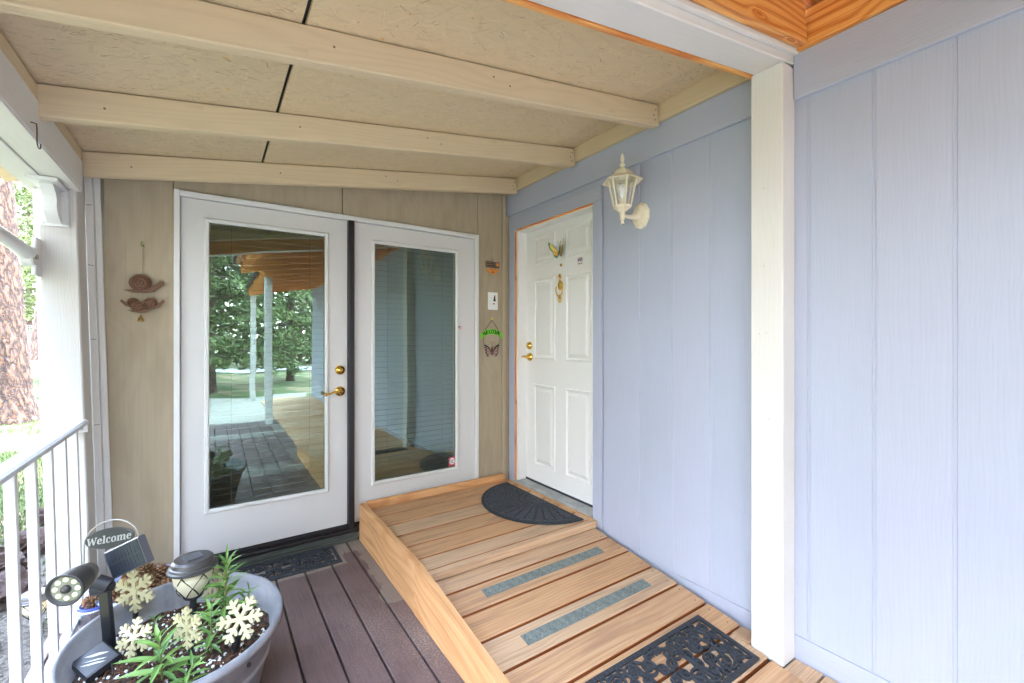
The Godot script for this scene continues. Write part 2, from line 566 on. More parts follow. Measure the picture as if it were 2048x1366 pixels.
# ---------------------------------------------------------------- scene
func _ready() -> void:
	rng.seed = 7
	# camera
	var A := atan(604.0 / 884.0)
	var cam := Camera3D.new()
	cam.name = "camera"
	cam.projection = Camera3D.PROJECTION_FRUSTUM
	cam.near = 0.05
	cam.far = 400.0
	cam.size = 2.0 * 0.05 * 683.0 / 884.0
	cam.frustum_offset = Vector2(0, -6.0 / 884.0 * 0.05)
	cam.position = Vector3(-2.058, 1.29, 3.05)
	cam.rotation = Vector3(0, -A, 0)
	add_child(cam)
	cam.current = true
	# sky, sun, exposure
	var env := Environment.new()
	env.background_mode = Environment.BG_SKY
	var sm := ProceduralSkyMaterial.new()
	sm.sky_top_color = srgb(166, 184, 216)
	sm.sky_horizon_color = srgb(241, 241, 242)
	sm.sky_curve = 0.25
	sm.sky_energy_multiplier = 2.4
	sm.ground_horizon_color = srgb(170, 170, 150)
	sm.ground_bottom_color = srgb(120, 112, 92)
	sm.sun_angle_max = 12.0
	var sky := Sky.new()
	sky.sky_material = sm
	env.sky = sky
	env.tonemap_mode = Environment.TONE_MAPPER_LINEAR
	env.tonemap_exposure = 6.9
	env.sdfgi_enabled = true
	env.ssao_enabled = true
	env.ssil_enabled = true
	var we := WorldEnvironment.new()
	we.name = "world_environment"
	we.environment = env
	add_child(we)
	var sun := DirectionalLight3D.new()
	sun.name = "sun"
	sun.light_energy = 0.6
	sun.light_color = Color(1.0, 0.95, 0.87)
	sun.light_angular_distance = 0.5
	sun.shadow_enabled = true
	add_child(sun)
	sun.look_at_from_position(Vector3(8, 11, 4.5), Vector3.ZERO, Vector3.UP)

	make_materials()
	build_ground()
	build_deck()
	build_house()
	build_enclosed_porch()
	build_porch_roof()
	build_near_roof()
	build_posts_and_beams()
	build_railing()
	build_ramp()
	build_mats()
	build_wall_lantern()
	build_wall_decor()
	build_planter()
	build_pots()
	build_yard()
	build_trees()

# ---------------------------------------------------------------- ground
func gy(x: float, z: float) -> float:
	var r := Vector2(x, z).length()
	var y := -0.5
	if z < 0:
		y += 0.056 * clampf(r - 11.6, 0, 45) * clampf(-z / 6.0, 0, 1)
	return y + 0.03 * sin(x * 0.9) * sin(z * 0.7) * clampf((r - 6.0) / 6.0, 0, 1)

func build_ground() -> void:
	var mb := MB.new()
	var xs := PackedFloat32Array()
	var c := -150.0
	while c <= 150.0:
		xs.append(c)
		c += 0.8 if absf(c) < 16.0 else 4.0
	var e := 0.2
	for i in xs.size() - 1:
		for j in xs.size() - 1:
			var p := []
			var nn := []
			for q in [[i, j], [i, j + 1], [i + 1, j + 1], [i + 1, j]]:
				var x: float = xs[q[0]]
				var z: float = xs[q[1]]
				p.append(Vector3(x, gy(x, z), z))
				nn.append(Vector3(gy(x - e, z) - gy(x + e, z), 2 * e, gy(x, z - e) - gy(x, z + e)).normalized())
			var us := []
			for k in 4:
				us.append(Vector2(p[k].x, p[k].z))
			mb.tri_n(p[0], p[1], p[2], nn[0], nn[1], nn[2], us[0], us[1], us[2])
			mb.tri_n(p[0], p[2], p[3], nn[0], nn[2], nn[3], us[0], us[2], us[3])
	var g := part(self, "ground", mb.mesh(), M.ground)
	g.set_meta("kind", "structure")
	g.set_meta("label", "dry lawn with straw and green patches beyond the porch")
	var bed := MB.new()
	bed.quad(Vector3(-3.4, -0.494, -5.5), Vector3(-3.4, -0.494, 3.0), Vector3(-2.3, -0.494, 3.0), Vector3(-2.3, -0.494, -5.5), Vector2(-3.4, -5.5), Vector2(-3.4, 3.0), Vector2(-2.3, 3.0), Vector2(-2.3, -5.5))
	var mbd := part(self, "mulch_bed", bed.mesh(), M.soil_bed)
	mbd.set_meta("kind", "structure")
	# the gravel yard and the road behind the camera, which the glass doors mirror
	var gm := MB.new()
	gm.quad(Vector3(-14, -0.49, 6.0), Vector3(-14, -0.49, 12.5), Vector3(14, -0.49, 12.5), Vector3(14, -0.49, 6.0), Vector2(-14, 6), Vector2(-14, 12.5), Vector2(14, 12.5), Vector2(14, 6))
	part(self, "gravel_drive", gm.mesh(), M.gravel).set_meta("kind", "structure")
	var rm := MB.new()
	rm.quad(Vector3(-60, -0.45, 24), Vector3(-60, -0.45, 28), Vector3(60, -0.45, 28), Vector3(60, -0.45, 24))
	part(self, "road", rm.mesh(), M.asphalt).set_meta("kind", "structure")

# ---------------------------------------------------------------- deck
func deck_uv(m: MB) -> void:
	for i in m.v.size():
		m.uv[i] = Vector2((m.v[i].x - DX0) / 1.6, (m.v[i].z - DZ0) / 2.0)

func build_deck() -> void:
	var deck := Node3D.new()
	deck.name = numbered("porch_deck")
	add_child(deck)
	deck.set_meta("kind", "structure")
	deck.set_meta("label", "worn dark brown plank deck of the porch")
	var x1 := -1.308
	# the board half under the ramp comes first
	var edges := [[-1.304, -1.165]]
	for k in 9:
		var a := x1 - 0.147 * k
		edges.append([a - 0.147 + 0.0045, a - 0.0045])
	for e in edges:
		var m := MB.new()
		m.xf = Transform3D(Basis(Vector3(0, 0, 1), Vector3(1, 0, 0), Vector3(0, 1, 0)), Vector3((e[0] + e[1]) / 2, D - 0.018 - rng.randf() * 0.0025, 2.6))
		m.plank(5.2, e[1] - e[0], 0.036, 0.004)
		deck_uv(m)
		part(deck, "deck_board", m.mesh(), M.deck)
	for k in 35:
		var z0 := 2.292 + 0.165 * k
		board(deck, "deck_board", Vector3(-1.16, D - 0.04, z0), Vector3(-0.012, D - 0.002, z0 + 0.155), M["plank%d" % (k % 6)], 0.005)
	for k in 6:
		board(deck, "joist", Vector3(-2.63, D - 0.18, 0.1 + k * 1.0), Vector3(-0.02, D - 0.042, 0.14 + k * 1.0), M.weathered)
	board(deck, "rim_joist", Vector3(-2.668, D - 0.18, 0.0), Vector3(-2.632, D - 0.001, 5.2), M.deck)
	for x in [-2.5, -1.3, -0.2]:
		for z in [0.17, 2.17, 5.17]:
			board(deck, "support", Vector3(x, gy(x, z) - 0.1, z), Vector3(x + 0.09, D - 0.181, z + 0.09), M.weathered)

# ---------------------------------------------------------------- house
const WB := Basis(Vector3(0, 0, 1), Vector3(0, 1, 0), Vector3(-1, 0, 0))   # wall at x = 0 facing -x

# nested rectangles [inset, height] round a rectangle in local xy
func loft_rect(mb: MB, x0: float, y0: float, x1: float, y1: float, steps: Array) -> void:
	for i in steps.size() - 1:
		var a: Array = steps[i]
		var b: Array = steps[i + 1]
		var p := [Vector3(x0 + a[0], y0 + a[0], a[1]), Vector3(x1 - a[0], y0 + a[0], a[1]), Vector3(x1 - a[0], y1 - a[0], a[1]), Vector3(x0 + a[0], y1 - a[0], a[1])]
		var q := [Vector3(x0 + b[0], y0 + b[0], b[1]), Vector3(x1 - b[0], y0 + b[0], b[1]), Vector3(x1 - b[0], y1 - b[0], b[1]), Vector3(x0 + b[0], y1 - b[0], b[1])]
		for k in 4:
			mb.quad(p[k], p[(k + 1) % 4], q[(k + 1) % 4], q[k])
	var l: Array = steps[-1]
	mb.quad(Vector3(x0 + l[0], y0 + l[0], l[1]), Vector3(x1 - l[0], y0 + l[0], l[1]), Vector3(x1 - l[0], y1 - l[0], l[1]), Vector3(x0 + l[0], y1 - l[0], l[1]))

func rot_z_to(mb: MB, o: Vector3, basis := Basis.IDENTITY) -> void:
	# lathe axis (y) turned to point along local +z
	mb.xf = Transform3D(basis * Basis(Vector3(1, 0, 0), Vector3(0, 0, 1), Vector3(0, -1, 0)), o)

func lever_mesh(dir: float) -> ArrayMesh:
	var mb := MB.new()
	rot_z_to(mb, Vector3.ZERO)
	mb.lathe(PackedVector2Array([Vector2(0.033, 0), Vector2(0.033, 0.004), Vector2(0.027, 0.010), Vector2(0.018, 0.013), Vector2(0.013, 0.03), Vector2(0.011, 0.045), Vector2(0.0, 0.047)]), 24, 1, 1, true)
	mb.xf = Transform3D.IDENTITY
	var pts := PackedVector3Array()
	var rs := PackedFloat32Array()
	for i in 22:
		var t := i / 21.0
		if t < 0.72:
			var k := t / 0.72
			pts.append(Vector3(dir * k * 0.095, 0.006 * sin(k * TAU * 0.9) - 0.004 * k, 0.042 + 0.004 * sin(k * PI)))
			rs.append(lerpf(0.0085, 0.0055, k))
		else:
			var k2 := (t - 0.72) / 0.28
			var a := k2 * TAU * 0.8 + PI / 2
			pts.append(Vector3(dir * (0.095 + 0.009 * (cos(a - PI) * -1.0) * -1.0), -0.011 + 0.009 * sin(a), 0.042))
			rs.append(lerpf(0.0055, 0.003, k2))
	mb.tube(pts, rs, 8)
	return mb.mesh()

func deadbolt_mesh() -> ArrayMesh:
	var mb := MB.new()
	rot_z_to(mb, Vector3.ZERO)
	mb.lathe(PackedVector2Array([Vector2(0.031, 0), Vector2(0.031, 0.006), Vector2(0.027, 0.014), Vector2(0.019, 0.017), Vector2(0.017, 0.023), Vector2(0.0, 0.024)]), 24, 1, 1, true)
	return mb.mesh()

func build_house() -> void:
	var h := thing("house", "lavender blue house with vertical siding and a white front door", "building")
	# backing wall with the door opening
	var mb := MB.new()
	mb.box(Vector3(0.0796, 1.1, -0.075), Vector3(0.1508, 3.4, 0.35))
	mb.box(Vector3(0.0796, 2.53, 0.55), Vector3(0.1508, 0.6, 0.9))
	mb.box(Vector3(0.0796, 1.1, 4.6), Vector3(0.1508, 3.4, 7.2))
	mb.box(Vector3(0.085, -0.24, 0.55), Vector3(0.14, 0.72, 0.9))
	part(h, "wall", mb.mesh(), M.blue)
	# vertical siding boards with grooves between them
	var z := 1.353 - 0.2187
	var first := true
	var k := 0
	while z < 8.0:
		var z0 := z + 0.0045
		var z1 := z + 0.2187 - 0.0045
		if first:
			z0 = 1.068
			first = false
		board(h, "siding_board", Vector3(0.0, 0.034, z0), Vector3(0.0145, 2.31, z1), M.blue if k % 2 == 0 else M.blue2, 0.0025, 1)
		z += 0.2187
		k += 1
	board(h, "siding_board", Vector3(0.0, 0.12, -0.02), Vector3(0.0145, 2.31, 0.022), M.blue2, 0.0025, 1)
	board(h, "siding_board", Vector3(0.0, 2.266, 0.022), Vector3(0.0145, 2.31, 1.064), M.blue2, 0.0025, 2)
	board(h, "fascia_board", Vector3(-0.022, 2.303, -0.045), Vector3(-0.001, 2.472, 2.040), M.blue_trim, 0.003)
	board(h, "fascia_board", Vector3(-0.022, 2.298, 2.180), Vector3(-0.001, 2.488, 8.2), M.blue_trim, 0.003)
	board(h, "base_board", Vector3(-0.003, -0.16, 1.068), Vector3(0.0142, 0.030, 8.2), M.blue_trim, 0.002)
	# door casing with its unpainted inner edge
	board(h, "door_casing", Vector3(-0.018, 0.12, 0.023), Vector3(-0.001, 2.168, 0.098), M.blue_trim, 0.002)
	board(h, "door_casing", Vector3(-0.018, 0.09, 0.986), Vector3(-0.001, 2.168, 1.064), M.blue_trim, 0.002)
	board(h, "door_casing", Vector3(-0.0185, 2.170, 0.023), Vector3(-0.001, 2.262, 1.064), M.blue_trim, 0.002)
	board(h, "raw_edge", Vector3(-0.013, 0.125, 0.099), Vector3(0.0, 2.160, 0.112), M.raw_edge, 0.001)
	board(h, "raw_edge", Vector3(-0.013, 2.160, 0.112), Vector3(0.0, 2.1695, 0.985), M.raw_edge, 0.001)
	# jamb
	board(h, "door_jamb", Vector3(-0.006, 0.15, 0.1125), Vector3(0.15, 2.159, 0.134), M.door_white, 0.002)
	board(h, "door_jamb", Vector3(-0.006, 0.15, 0.975), Vector3(0.15, 2.159, 0.9855), M.door_white, 0.002)
	board(h, "door_jamb", Vector3(-0.006, 2.148, 0.1345), Vector3(0.15, 2.159, 0.9745), M.door_white, 0.002)
	board(h, "door_sill", Vector3(-0.028, 0.118, 0.100), Vector3(0.15, 0.150, 0.985), M.sill, 0.004)
	board(h, "door_gap_strip", Vector3(0.070, 0.150, 0.135), Vector3(0.078, 0.164, 0.974), M.black, 0.001)  # black strip put in for the dark line of the gap under the door
	# six panel door
	var dm := MB.new()
	dm.box(Vector3(0.55, 1.156, -0.021), Vector3(0.836, 1.984, 0.042))
	var door := part(h, "entry_door", dm.mesh(), M.door_white, Transform3D(WB, Vector3(0.079, 0, 0)))
	door.set_meta("label", "white six panel front door with brass knocker")
	for zz in [[0.240, 0.500], [0.615, 0.885]]:
		for yy in [[1.868, 2.098], [1.127, 1.755], [0.290, 0.930]]:
			var pm := MB.new()
			loft_rect(pm, zz[0], yy[0], zz[1], yy[1], [[0.0, 0.0], [0.005, 0.009], [0.014, 0.009], [0.022, 0.0015], [0.034, 0.0015], [0.052, 0.010]])
			part(door, "panel", pm.mesh(), M.door_white)
	var db := deadbolt_mesh()
	part(door, "deadbolt", db, M.brass, at(Vector3(0.178, 1.233, 0.0)))
	part(door, "lever_handle", lever_mesh(-1.0), M.brass, at(Vector3(0.183, 1.141, 0.0)))
	var pe := MB.new()
	rot_z_to(pe, Vector3(0.565, 1.831, 0))
	pe.lathe(PackedVector2Array([Vector2(0.011, 0), Vector2(0.011, 0.004), Vector2(0.007, 0.006), Vector2(0.005, 0.003), Vector2(0.0, 0.003)]), 16)
	part(door, "peephole", pe.mesh(), M.brass)
	# knocker
	var kn := MB.new()
	var cz := 0.560
	rot_z_to(kn, Vector3(cz, 1.682, 0.0))
	kn.lathe(PackedVector2Array([Vector2(0.034, 0), Vector2(0.034, 0.006), Vector2(0.028, 0.012), Vector2(0.024, 0.010), Vector2(0.012, 0.014), Vector2(0, 0.015)]), 24, 0.78, 1.05, true)
	kn.xf = Transform3D.IDENTITY
	for f in [[1.722, 1.0], [1.598, -1.0]]:
		kn.xf = Transform3D(Basis.from_scale(Vector3(1, f[1], 1)) if f[1] > 0 else Basis(Vector3(-1, 0, 0), Vector3(0, -1, 0), Vector3(0, 0, 1)), Vector3(cz, f[0], 0.009))
		kn.lathe(PackedVector2Array([Vector2(0.009, -0.01), Vector2(0.007, 0.004), Vector2(0.014, 0.012), Vector2(0.014, 0.018), Vector2(0.008, 0.024), Vector2(0.011, 0.032), Vector2(0.005, 0.042), Vector2(0.0, 0.048)]), 14, 1, 1, true)
	kn.xf = Transform3D.IDENTITY
	var ring := PackedVector3Array()
	for i in 25:
		var a := lerpf(-PI * 1.15, PI * 0.15, i / 24.0)
		ring.append(Vector3(cz + 0.036 * cos(a), 1.652 + 0.052 * sin(a), 0.016))
	kn.tube(ring, 0.0045, 8)
	kn.xf = Transform3D(Basis.IDENTITY, Vector3(cz, 1.602, 0.016))
	kn.lathe(PackedVector2Array([Vector2(0, -0.011), Vector2(0.009, -0.007), Vector2(0.012, 0), Vector2(0.009, 0.007), Vector2(0, 0.011)]), 14, 1, 1, true)
	part(door, "door_knocker", kn.mesh(), M.brass)
	# roof of the house
	var rm := MB.new()
	rm.xf = Transform3D(Basis(Vector3(0, 0, 1), deg_to_rad(9.0)), Vector3(2.3, 3.16, 2.6))
	rm.box(Vector3.ZERO, Vector3(4.9, 0.12, 11.6))
	part(h, "roof", rm.mesh(), mat(srgb(96, 92, 88), 0.9))
	var sm := MB.new()
	sm.box(Vector3(2.3, 1.1, 8.13), Vector3(4.28, 3.4, 0.14))
	part(h, "gable_wall", sm.mesh(), M.blue)

	# small things on the door
	var bf := thing("door_butterfly", "painted metal butterfly in yellow, green and orange on the white door", "ornament", "", Vector3(0.079, 1.945, 0.562))
	bf.basis = WB
	var wing := PackedVector2Array([Vector2(0.006, -0.012), Vector2(0.03, 0.0), Vector2(0.055, 0.03), Vector2(0.095, 0.066), Vector2(0.10, 0.05), Vector2(0.086, 0.01), Vector2(0.06, -0.02), Vector2(0.05, -0.05), Vector2(0.028, -0.064), Vector2(0.012, -0.04)])
	var spots := [[srgb(66, 130, 96), 1.0, Vector2.ZERO], [srgb(232, 206, 110), 0.72, Vector2(0.014, 0.004)], [srgb(232, 140, 60), 0.36, Vector2(0.016, -0.026)]]
	for sx in [1.0, -1.0]:
		for s in spots:
			var wm := MB.new()
			var poly := PackedVector2Array()
			for q in wing:
				poly.append(Vector2(q.x * s[1] + s[2].x, q.y * s[1] + s[2].y))
			wm.prism(poly, 0.0, 0.0012)
			var lift := 0.004 + 0.0016 * spots.find(s)
			var b := Basis(Vector3.UP, -0.45) if sx > 0 else Basis(Vector3(0, 1, 0), PI + 0.45)
			part(bf, "wing", wm.mesh(), mat(s[0], 0.4), Transform3D(b, b * Vector3(0, 0, lift * sx) + Vector3(0, 0, 0.003)))
	var bm := MB.new()
	bm.tube(PackedVector3Array([Vector3(0, -0.045, 0.008), Vector3(0, -0.015, 0.011), Vector3(0, 0.02, 0.01), Vector3(0, 0.034, 0.009)]), [0.003, 0.007, 0.006, 0.003], 8)
	for sx in [-1, 1]:
		bm.tube(PackedVector3Array([Vector3(0, 0.03, 0.009), Vector3(sx * 0.012, 0.055, 0.014), Vector3(sx * 0.02, 0.06, 0.016), Vector3(sx * 0.018, 0.052, 0.016)]), 0.0012, 5)
	part(bf, "body", bm.mesh(), mat(srgb(84, 84, 70), 0.5))
	var st := thing("door_sticker", "small square sticker with red and blue figures on the white door", "sticker", "", Vector3(0.0788, 1.832, 0.768))
	st.basis = WB
	var q2 := MB.new()
	q2.box(Vector3(0, 0, 0.0006), Vector3(0.056, 0.056, 0.001))
	part(st, "paper", q2.mesh(), mat(srgb(228, 226, 226), 0.5))
	var cols := [srgb(90, 130, 180), srgb(70, 80, 110), srgb(200, 80, 90)]
	for i in 7:
		var fm := MB.new()
		fm.box(Vector3(-0.021 + 0.007 * i, 0.007 + 0.003 * (i % 3), 0.0015), Vector3(0.005, 0.026 - 0.006 * (i % 2), 0.0006))
		part(st, "figure", fm.mesh(), mat(cols[i % 3], 0.5))
	for i in 4:
		var fm2 := MB.new()
		fm2.box(Vector3(-0.018 + 0.012 * i, -0.018, 0.0015), Vector3(0.007, 0.008, 0.0006))
		part(st, "figure", fm2.mesh(), mat(cols[2 - i % 2], 0.5))

# ---------------------------------------------------------------- enclosed porch with the glass doors
func pane_mesh(x0: float, y0: float, x1: float, y1: float, z: float, sd: int) -> ArrayMesh:
	var mb := MB.new()
	var f := FastNoiseLite.new()
	f.seed = sd
	f.frequency = 1.3
	var nx := 14
	var ny := 36
	var nrm := func(u: float, w: float) -> Vector3:
		var bowx := (u - 0.5) * 0.010
		var bowy := (w - 0.5) * 0.012
		return Vector3(bowx + 0.0035 * f.get_noise_2d(u * 0.8, w * 1.2), bowy + 0.0035 * f.get_noise_2d(u + 9.0, w * 1.3 + 4.0), 1).normalized()
	for i in nx:
		for j in ny:
			var p := []
			var n2 := []
			var uu := []
			for q in [[0, 0], [1, 0], [1, 1], [0, 1]]:
				var u: float = float(i + q[0]) / nx
				var w: float = float(j + q[1]) / ny
				p.append(Vector3(lerpf(x0, x1, u), lerpf(y0, y1, w), z))
				n2.append(nrm.call(u, w))
				uu.append(Vector2(u, w))
			mb.tri_n(p[0], p[1], p[2], n2[0], n2[1], n2[2], uu[0], uu[1], uu[2])
			mb.tri_n(p[0], p[2], p[3], n2[0], n2[2], n2[3], uu[0], uu[2], uu[3])
	return mb.mesh()

func glass_door(e: Node3D, called: String, x0: float, x1: float, gx0: float, gx1: float, gy0: float, gy1: float, sd: int, label: String) -> MeshInstance3D:
	var y0 := 0.056
	var y1 := 2.072
	var mb := MB.new()
	for b in [[x0, y0, gx0, y1], [gx1, y0, x1, y1], [gx0, y0, gx1, gy0], [gx0, gy1, gx1, y1]]:
		mb.box(Vector3((b[0] + b[2]) / 2, (b[1] + b[3]) / 2, -0.021), Vector3(b[2] - b[0], b[3] - b[1], 0.042))
	var door := part(e, called, mb.mesh(), M.french_white)
	door.set_meta("label", label)
	# raised lite frame round the glass, four mitred lengths
	var o := 0.024
	var pts := [[Vector3(gx0, gy0, 0), Vector3(gx1, gy0, 0), Vector3(0, -1, 0)], [Vector3(gx1, gy0, 0), Vector3(gx1, gy1, 0), Vector3(1, 0, 0)], [Vector3(gx1, gy1, 0), Vector3(gx0, gy1, 0), Vector3(0, 1, 0)], [Vector3(gx0, gy1, 0), Vector3(gx0, gy0, 0), Vector3(-1, 0, 0)]]
	for b in pts:
		var gm := MB.new()
		var a: Vector3 = b[0]
		var c: Vector3 = b[1]
		var w: Vector3 = b[2]
		var along: Vector3 = (c - a).normalized()
		var prof := [[0.002, -0.03], [0.0, 0.006], [0.006, 0.011], [0.017, 0.011], [o, 0.001]]
		for i in prof.size() - 1:
			var p: Array = prof[i]
			var q: Array = prof[i + 1]
			gm.quad(a + w * p[0] - along * p[0] + Vector3(0, 0, p[1]), c + w * p[0] + along * p[0] + Vector3(0, 0, p[1]), c + w * q[0] + along * q[0] + Vector3(0, 0, q[1]), a + w * q[0] - along * q[0] + Vector3(0, 0, q[1]))
		part(door, "glazing_bead", gm.mesh(), M.vinyl)
	part(door, "glass_pane", pane_mesh(gx0 - 0.001, gy0 - 0.001, gx1 + 0.001, gy1 + 0.001, -0.006, sd), M.coated_glass)
	var sp := MB.new()
	for b in [[gx0, gy0, gx0 + 0.006, gy1], [gx1 - 0.006, gy0, gx1, gy1], [gx0, gy0, gx1, gy0 + 0.006], [gx0, gy1 - 0.006, gx1, gy1]]:
		sp.box(Vector3((b[0] + b[2]) / 2, (b[1] + b[3]) / 2, -0.014), Vector3(b[2] - b[0], b[3] - b[1], 0.01))
	part(door, "glass_spacer", sp.mesh(), mat(srgb(70, 74, 66), 0.6))
	return door

func build_enclosed_porch() -> void:
	var e := thing("enclosed_porch", "taupe plywood sided enclosed porch with white glass double doors", "building")
	# siding panels round the doors
	for p in [[-2.508, D - 0.3, -2.2235, 2.75], [-2.2205, 2.109, -1.336, 2.75], [-1.332, 2.109, -0.305, 2.75], [-0.3025, D - 0.3, -0.0755, 2.75]]:
		board(e, "siding_panel", Vector3(p[0], p[1], -0.02), Vector3(p[2], p[3], -0.002), M.tan, 0.002, 1)
	# raised ribs of the grooved panels
	for x in [-2.02, -1.78, -1.55, -1.10, -0.86, -0.62, -0.42]:
		var gm := MB.new()
		gm.box(Vector3(x, 2.43, -0.0018), Vector3(0.006, 0.63, 0.002))
		part(e, "siding_rib", gm.mesh(), M.tan)
	board(e, "corner_trim", Vector3(-0.074, 0.10, -0.02), Vector3(-0.046, 2.70, 0.014), M.tan_trim, 0.002, 1)
	board(e, "corner_trim", Vector3(-0.044, 0.10, -0.02), Vector3(0.0, 2.30, 0.006), M.tan, 0.002, 1)
	# frame
	board(e, "door_frame", Vector3(-2.222, 0.0, -0.11), Vector3(-2.193, 2.1065, 0.022), M.vinyl, 0.004, 1)
	board(e, "door_frame", Vector3(-0.333, 0.0, -0.11), Vector3(-0.304, 2.1065, 0.022), M.vinyl, 0.004, 1)
	board(e, "door_frame", Vector3(-2.1925, 2.076, -0.11), Vector3(-0.3335, 2.1065, 0.0222), M.vinyl, 0.004, 0)
	var d1 := glass_door(e, "hinged_door", -2.190, -1.303, -2.062, -1.443, 0.316, 1.952, 5, "white hinged glass door with brass lever")
	glass_door(e, "fixed_door", -1.259, -0.336, -1.121, -0.500, 0.304, 1.945, 9, "white fixed glass door behind the landing")
	part(d1, "lever_handle", lever_mesh(-1.0), M.brass, at(Vector3(-1.350, 0.942, 0.0)))
	part(d1, "deadbolt", deadbolt_mesh(), M.brass, at(Vector3(-1.350, 1.082, 0.0)))
	# dark strip between the doors
	var am := MB.new()
	am.xf = Transform3D(Basis(Vector3(0, 1, 0), Vector3(0, 0, 1), Vector3(1, 0, 0)), Vector3(-1.281, 1.04, 0.004))
	am.plank(2.066, 0.05, 0.038, 0.006)
	part(e, "astragal", am.mesh(), M.bronze)
	# threshold
	board(e, "threshold", Vector3(-2.222, 0.030, -0.11), Vector3(-1.236, 0.050, 0.018), M.bronze, 0.003)
	board(e, "threshold", Vector3(-2.222, 0.004, -0.11), Vector3(-1.236, 0.0295, 0.040), M.bronze, 0.012)
	board(e, "threshold", Vector3(-1.2355, 0.030, -0.11), Vector3(-0.304, 0.050, -0.003), M.bronze, 0.003)
	board(e, "sill_board", Vector3(-2.222, -0.036, -0.11), Vector3(-1.236, 0.0035, 0.016), M.weathered, 0.004)
	board(e, "sill_board", Vector3(-2.222, -0.10, -0.11), Vector3(-1.236, -0.0365, 0.0025), M.weathered, 0.004)
	board(e, "rim_board", Vector3(-2.5, -0.55, -0.13), Vector3(0.0, -0.101, -0.022), M.weathered, 0.003)
	# the room behind the glass
	var room := MB.new()
	room.box(Vector3(-1.25, -0.03, -1.63), Vector3(2.5, 0.1, 3.0))
	part(e, "room_floor", room.mesh(), mat(srgb(150, 138, 122), 0.7))
	var rw := MB.new()
	rw.box(Vector3(-1.25, 1.35, -3.2), Vector3(2.7, 2.9, 0.1))
	rw.box(Vector3(-2.55, 1.35, -1.6), Vector3(0.09, 2.9, 3.1))
	rw.box(Vector3(0.07, 1.35, -1.73), Vector3(0.09, 2.9, 2.9))
	part(e, "room_wall", rw.mesh(), mat(srgb(186, 188, 178), 0.8))
	var rc := MB.new()
	rc.box(Vector3(-1.25, 2.62, -1.64), Vector3(2.6, 0.1, 3.1))
	part(e, "room_ceiling", rc.mesh(), mat(srgb(210, 208, 196), 0.8))
	board(e, "room_header", Vector3(-2.5, 2.11, -0.12), Vector3(0.0, 2.56, -0.021), M.tan_trim)
	board(e, "outer_siding", Vector3(-2.62, -0.5, -3.3), Vector3(-2.597, 2.75, -0.02), M.tan, 0.002, 1)
	board(e, "roof", Vector3(-2.9, 2.76, -3.5), Vector3(0.1, 2.86, -0.06), mat(srgb(96, 92, 88), 0.9))
	# blinds behind both panes
	for b in [[-2.09, -1.41, 1.965, 0.30, "grey venetian blind behind the glass of the hinged door"], [-1.15, -0.47, 1.96, 0.29, "grey venetian blind behind the glass of the fixed door"]]:
		var bl := thing("venetian_blind", b[4], "blind", "blinds behind the glass doors")
		var sl := MB.new()
		sl.box(Vector3.ZERO, Vector3(b[1] - b[0], 0.0014, 0.010))
		var slm := sl.mesh()
		var sm := mat(srgb(104, 108, 102), 0.7)
		var y: float = b[2]
		while y > b[3]:
			part(bl, "slat", slm, sm, at(Vector3((b[0] + b[1]) / 2, y, -0.065), 0, 4))
			y -= 0.038
		for fx in [0.2, 0.83]:
			var cm := MB.new()
			var x := lerpf(b[0], b[1], fx)
			cm.tube(PackedVector3Array([Vector3(x, b[2] + 0.02, -0.056), Vector3(x, b[3] - 0.01, -0.056)]), 0.0012, 5)
			part(bl, "cord", cm.mesh(), sm)
		board(bl, "head_rail", Vector3(b[0], b[2] + 0.02, -0.085), Vector3(b[1], b[2] + 0.055, -0.05), mat(srgb(90, 92, 84), 0.6))
		board(bl, "bottom_rail", Vector3(b[0], b[3] - 0.02, -0.075), Vector3(b[1], b[3] - 0.008, -0.055), sm)
	# stickers
	var fs := thing("flag_sticker", "tiny striped flag sticker on the white door stile", "sticker", "", Vector3(-0.461, 1.375, 0.0005))
	for i in 5:
		var fm := MB.new()
		fm.box(Vector3(0, 0.0092 - 0.0046 * i, 0.0008), Vector3(0.034, 0.0044, 0.001))
		part(fs, "stripe", fm.mesh(), mat(srgb(214, 110, 110) if i % 2 == 0 else srgb(236, 232, 230), 0.5))
	var cm2 := MB.new()
	cm2.box(Vector3(-0.010, 0.005, 0.0016), Vector3(0.014, 0.013, 0.0006))
	part(fs, "canton", cm2.mesh(), mat(srgb(92, 108, 160), 0.5))
	var ss := thing("window_sticker", "red and white square sticker in the lower glass corner", "sticker", "", Vector3(-0.528, 0.348, -0.0035))
	var s1 := MB.new()
	s1.box(Vector3.ZERO, Vector3(0.054, 0.072, 0.001))
	part(ss, "backing", s1.mesh(), mat(srgb(206, 96, 106), 0.5))
	var s2 := MB.new()
	rot_z_to(s2, Vector3(0, 0.004, 0.0008))
	s2.lathe(PackedVector2Array([Vector2(0.024, 0), Vector2(0.024, 0.0006), Vector2(0, 0.0006)]), 24)
	part(ss, "disc", s2.mesh(), mat(srgb(238, 238, 238), 0.5))
	text(ss, "SAY", 0.018, Vector3(0, 0.008, 0.0022), mat(srgb(40, 42, 46), 0.6), Basis.IDENTITY, 0.25)
	for i in 2:
		var lm := MB.new()
		lm.box(Vector3(0, -0.008 - 0.022 * i, 0.0018), Vector3(0.028 + 0.014 * i, 0.005, 0.0006))
		part(ss, "print_line", lm.mesh(), mat(srgb(60, 62, 66), 0.6))

